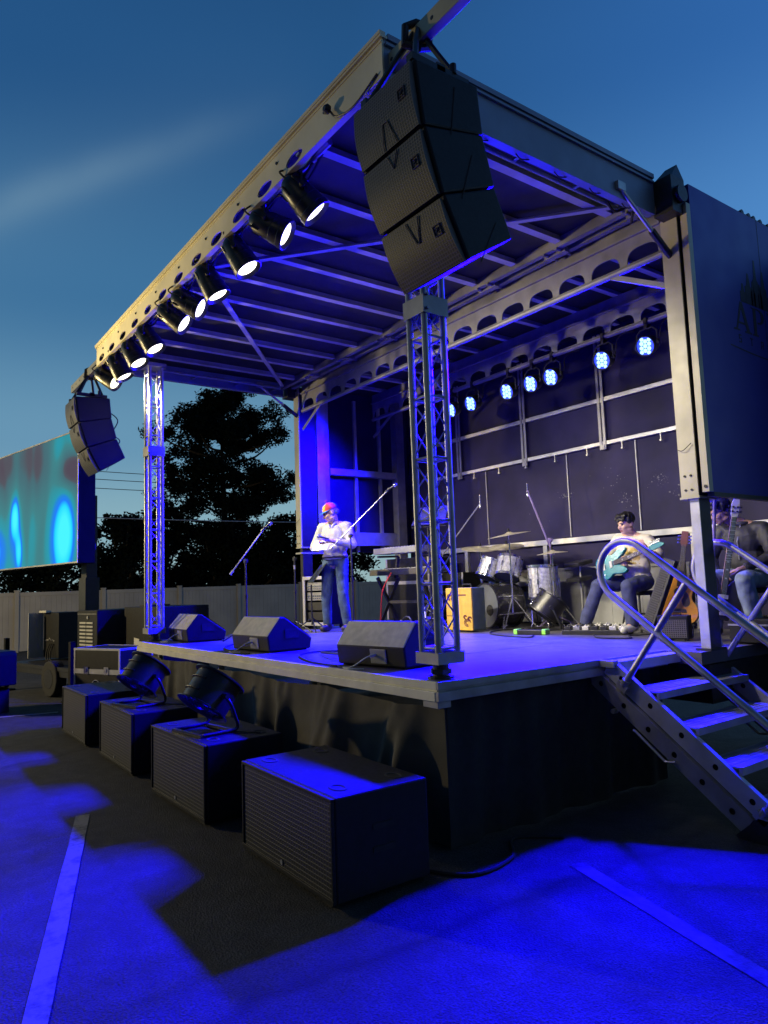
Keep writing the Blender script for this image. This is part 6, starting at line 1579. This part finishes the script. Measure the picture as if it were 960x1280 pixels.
cb = thing('control_cabinet', 'narrow open cabinet with a pale top at the left end of the screen trailer', 'cabinet', (-11.15, -.08, G+.505), R(12.2))
m = MB(); m.bx(-.30, .34, -.02, .42, .04, .88); m.build('housing', M_cab, cb, bevel=.01)
m = MB(); m.bx(-.32, -.02, -.10, .0, .881, .92); m.bx(-.32, -.305, -.3, -.02, .04, .88); m.build('open_door', M_ivory, cb)
m = MB(); rnd = random.Random(4)
for k in range(7): m.cyl((-.2+.06*k, -.03, .35+.05*rnd.random()), (-.2+.06*k, -.0201, .35+.05*rnd.random()), .016, n=8)
m.build('sockets', M_alu_dark, cb)
for k in range(3):
    m.v = m.v
m = MB()
for k in range(3): m.tube(spline([(.0+.08*k, -.03, .30), (.02+.08*k, -.10, .15), (.06+.09*k, -.12, .02), (.2+.1*k, -.16, .01)], 6), .012, 6)
m.build('cables', M_rubber, cb)
rc = thing('road_case', 'black road case with silver edges and latches beside the far stage corner', 'case', (-7.05, .02, G), R(24))
m = MB(); L_, D_, H_ = 1.0, .60, .88
m.bx(-L_, 0, 0, D_, .12, .56); m.bx(-L_, 0, 0, D_, .58, H_+.02); b = m.build('box', M_cab, rc)
m = MB(); e = .028
for z0, z1 in ((.115, .145), (.535, .578), (.5785, .605), (H_-.005, H_+.025)): m.bx(-L_-.006, .006, -.006, 0, z0, z1); m.bx(.0, .006, .0001, D_, z0, z1)
for x in (-L_, -e): m.bx(x-.003 if x < -.1 else x, x+e if x < -.1 else .007, -.007, .0, .15, H_)
m.bx(.0005, .007, D_-e, D_, .15, H_); m.bx(-L_, 0, 0, .03, H_+.0201, H_+.026); m.bx(-L_, 0, D_-.03, D_, H_+.0201, H_+.026); m.bx(-.03, 0, .0301, D_-.0301, H_+.0201, H_+.026); m.bx(-L_, -L_+.03, .0301, D_-.0301, H_+.0201, H_+.026)
m.build('edge_trim', M_alu, rc)
m = MB()
for x in (-L_*.72, -L_*.28): m.bx(x-.05, x+.05, -.014, -.0065, .53, .64); m.box((x, -.018, .59), (.03, .01, .05), Euler((0, R(20), 0)))
m.build('latch', M_chrome, rc)
m = MB(); m.tube([(-L_*.5-.08, -.012, .40), (-L_*.5-.08, -.035, .36), (-L_*.5+.08, -.035, .36), (-L_*.5+.08, -.012, .40)], .010, 6); m.tube(arc((-L_*.5, .36), .09, 0, math.pi, 10, lambda u, v: Vector((u, -.010, v))), .008, 5); m.build('handle', M_chrome, rc)
m = MB()
for x in (-L_+.12, -.12):
    for y in (.1, D_-.1): m.cyl((x-.02, y, .055), (x+.02, y, .055), .055, n=16); m.bx(x-.04, x+.04, y-.04, y+.04, .10, .12)
m.build('caster', M_rubber, rc)
lb = thing('covered_speaker', 'dark blue lit box speaker on a black base at the left picture edge', 'speaker', (-8.30, -1.62, G), R(14))
m = MB(); m.prism([(-.9, .36), (0, .40), (0, .84), (-.05, .90), (-.9, .90)], 0, .55, lambda u, v, d: Vector((u, d, v))); m.build('cabinet', M_cab, lb, bevel=.012)
m = MB(); m.bx(-.85, -.12, .05, .5, .0, .355); m.build('base', M_rubber, lb, bevel=.01)
m = MB(); m.bx(-.88, -.06, -.004, -.0005, .44, .86); m.build('grille', M_grille_fine, lb)

# ------------------------------------------------------------------ light of a lamp tower on the lot, far front left, and an added fascia spot
lamp('lot_tower_lamp', 'POINT', (-12.5, -6.8, 2.7), 1900, (1., .78, .38), size=.15)
lamp('fascia_fill_spot', 'SPOT', (-9.8, -3.2, 2.4), 2400, (1., .76, .30), aim=(-4.9, -.45, 4.0), size=.08, cone=30, blend=1.)  # added unseen spot that yellows the far end of the roof fascia
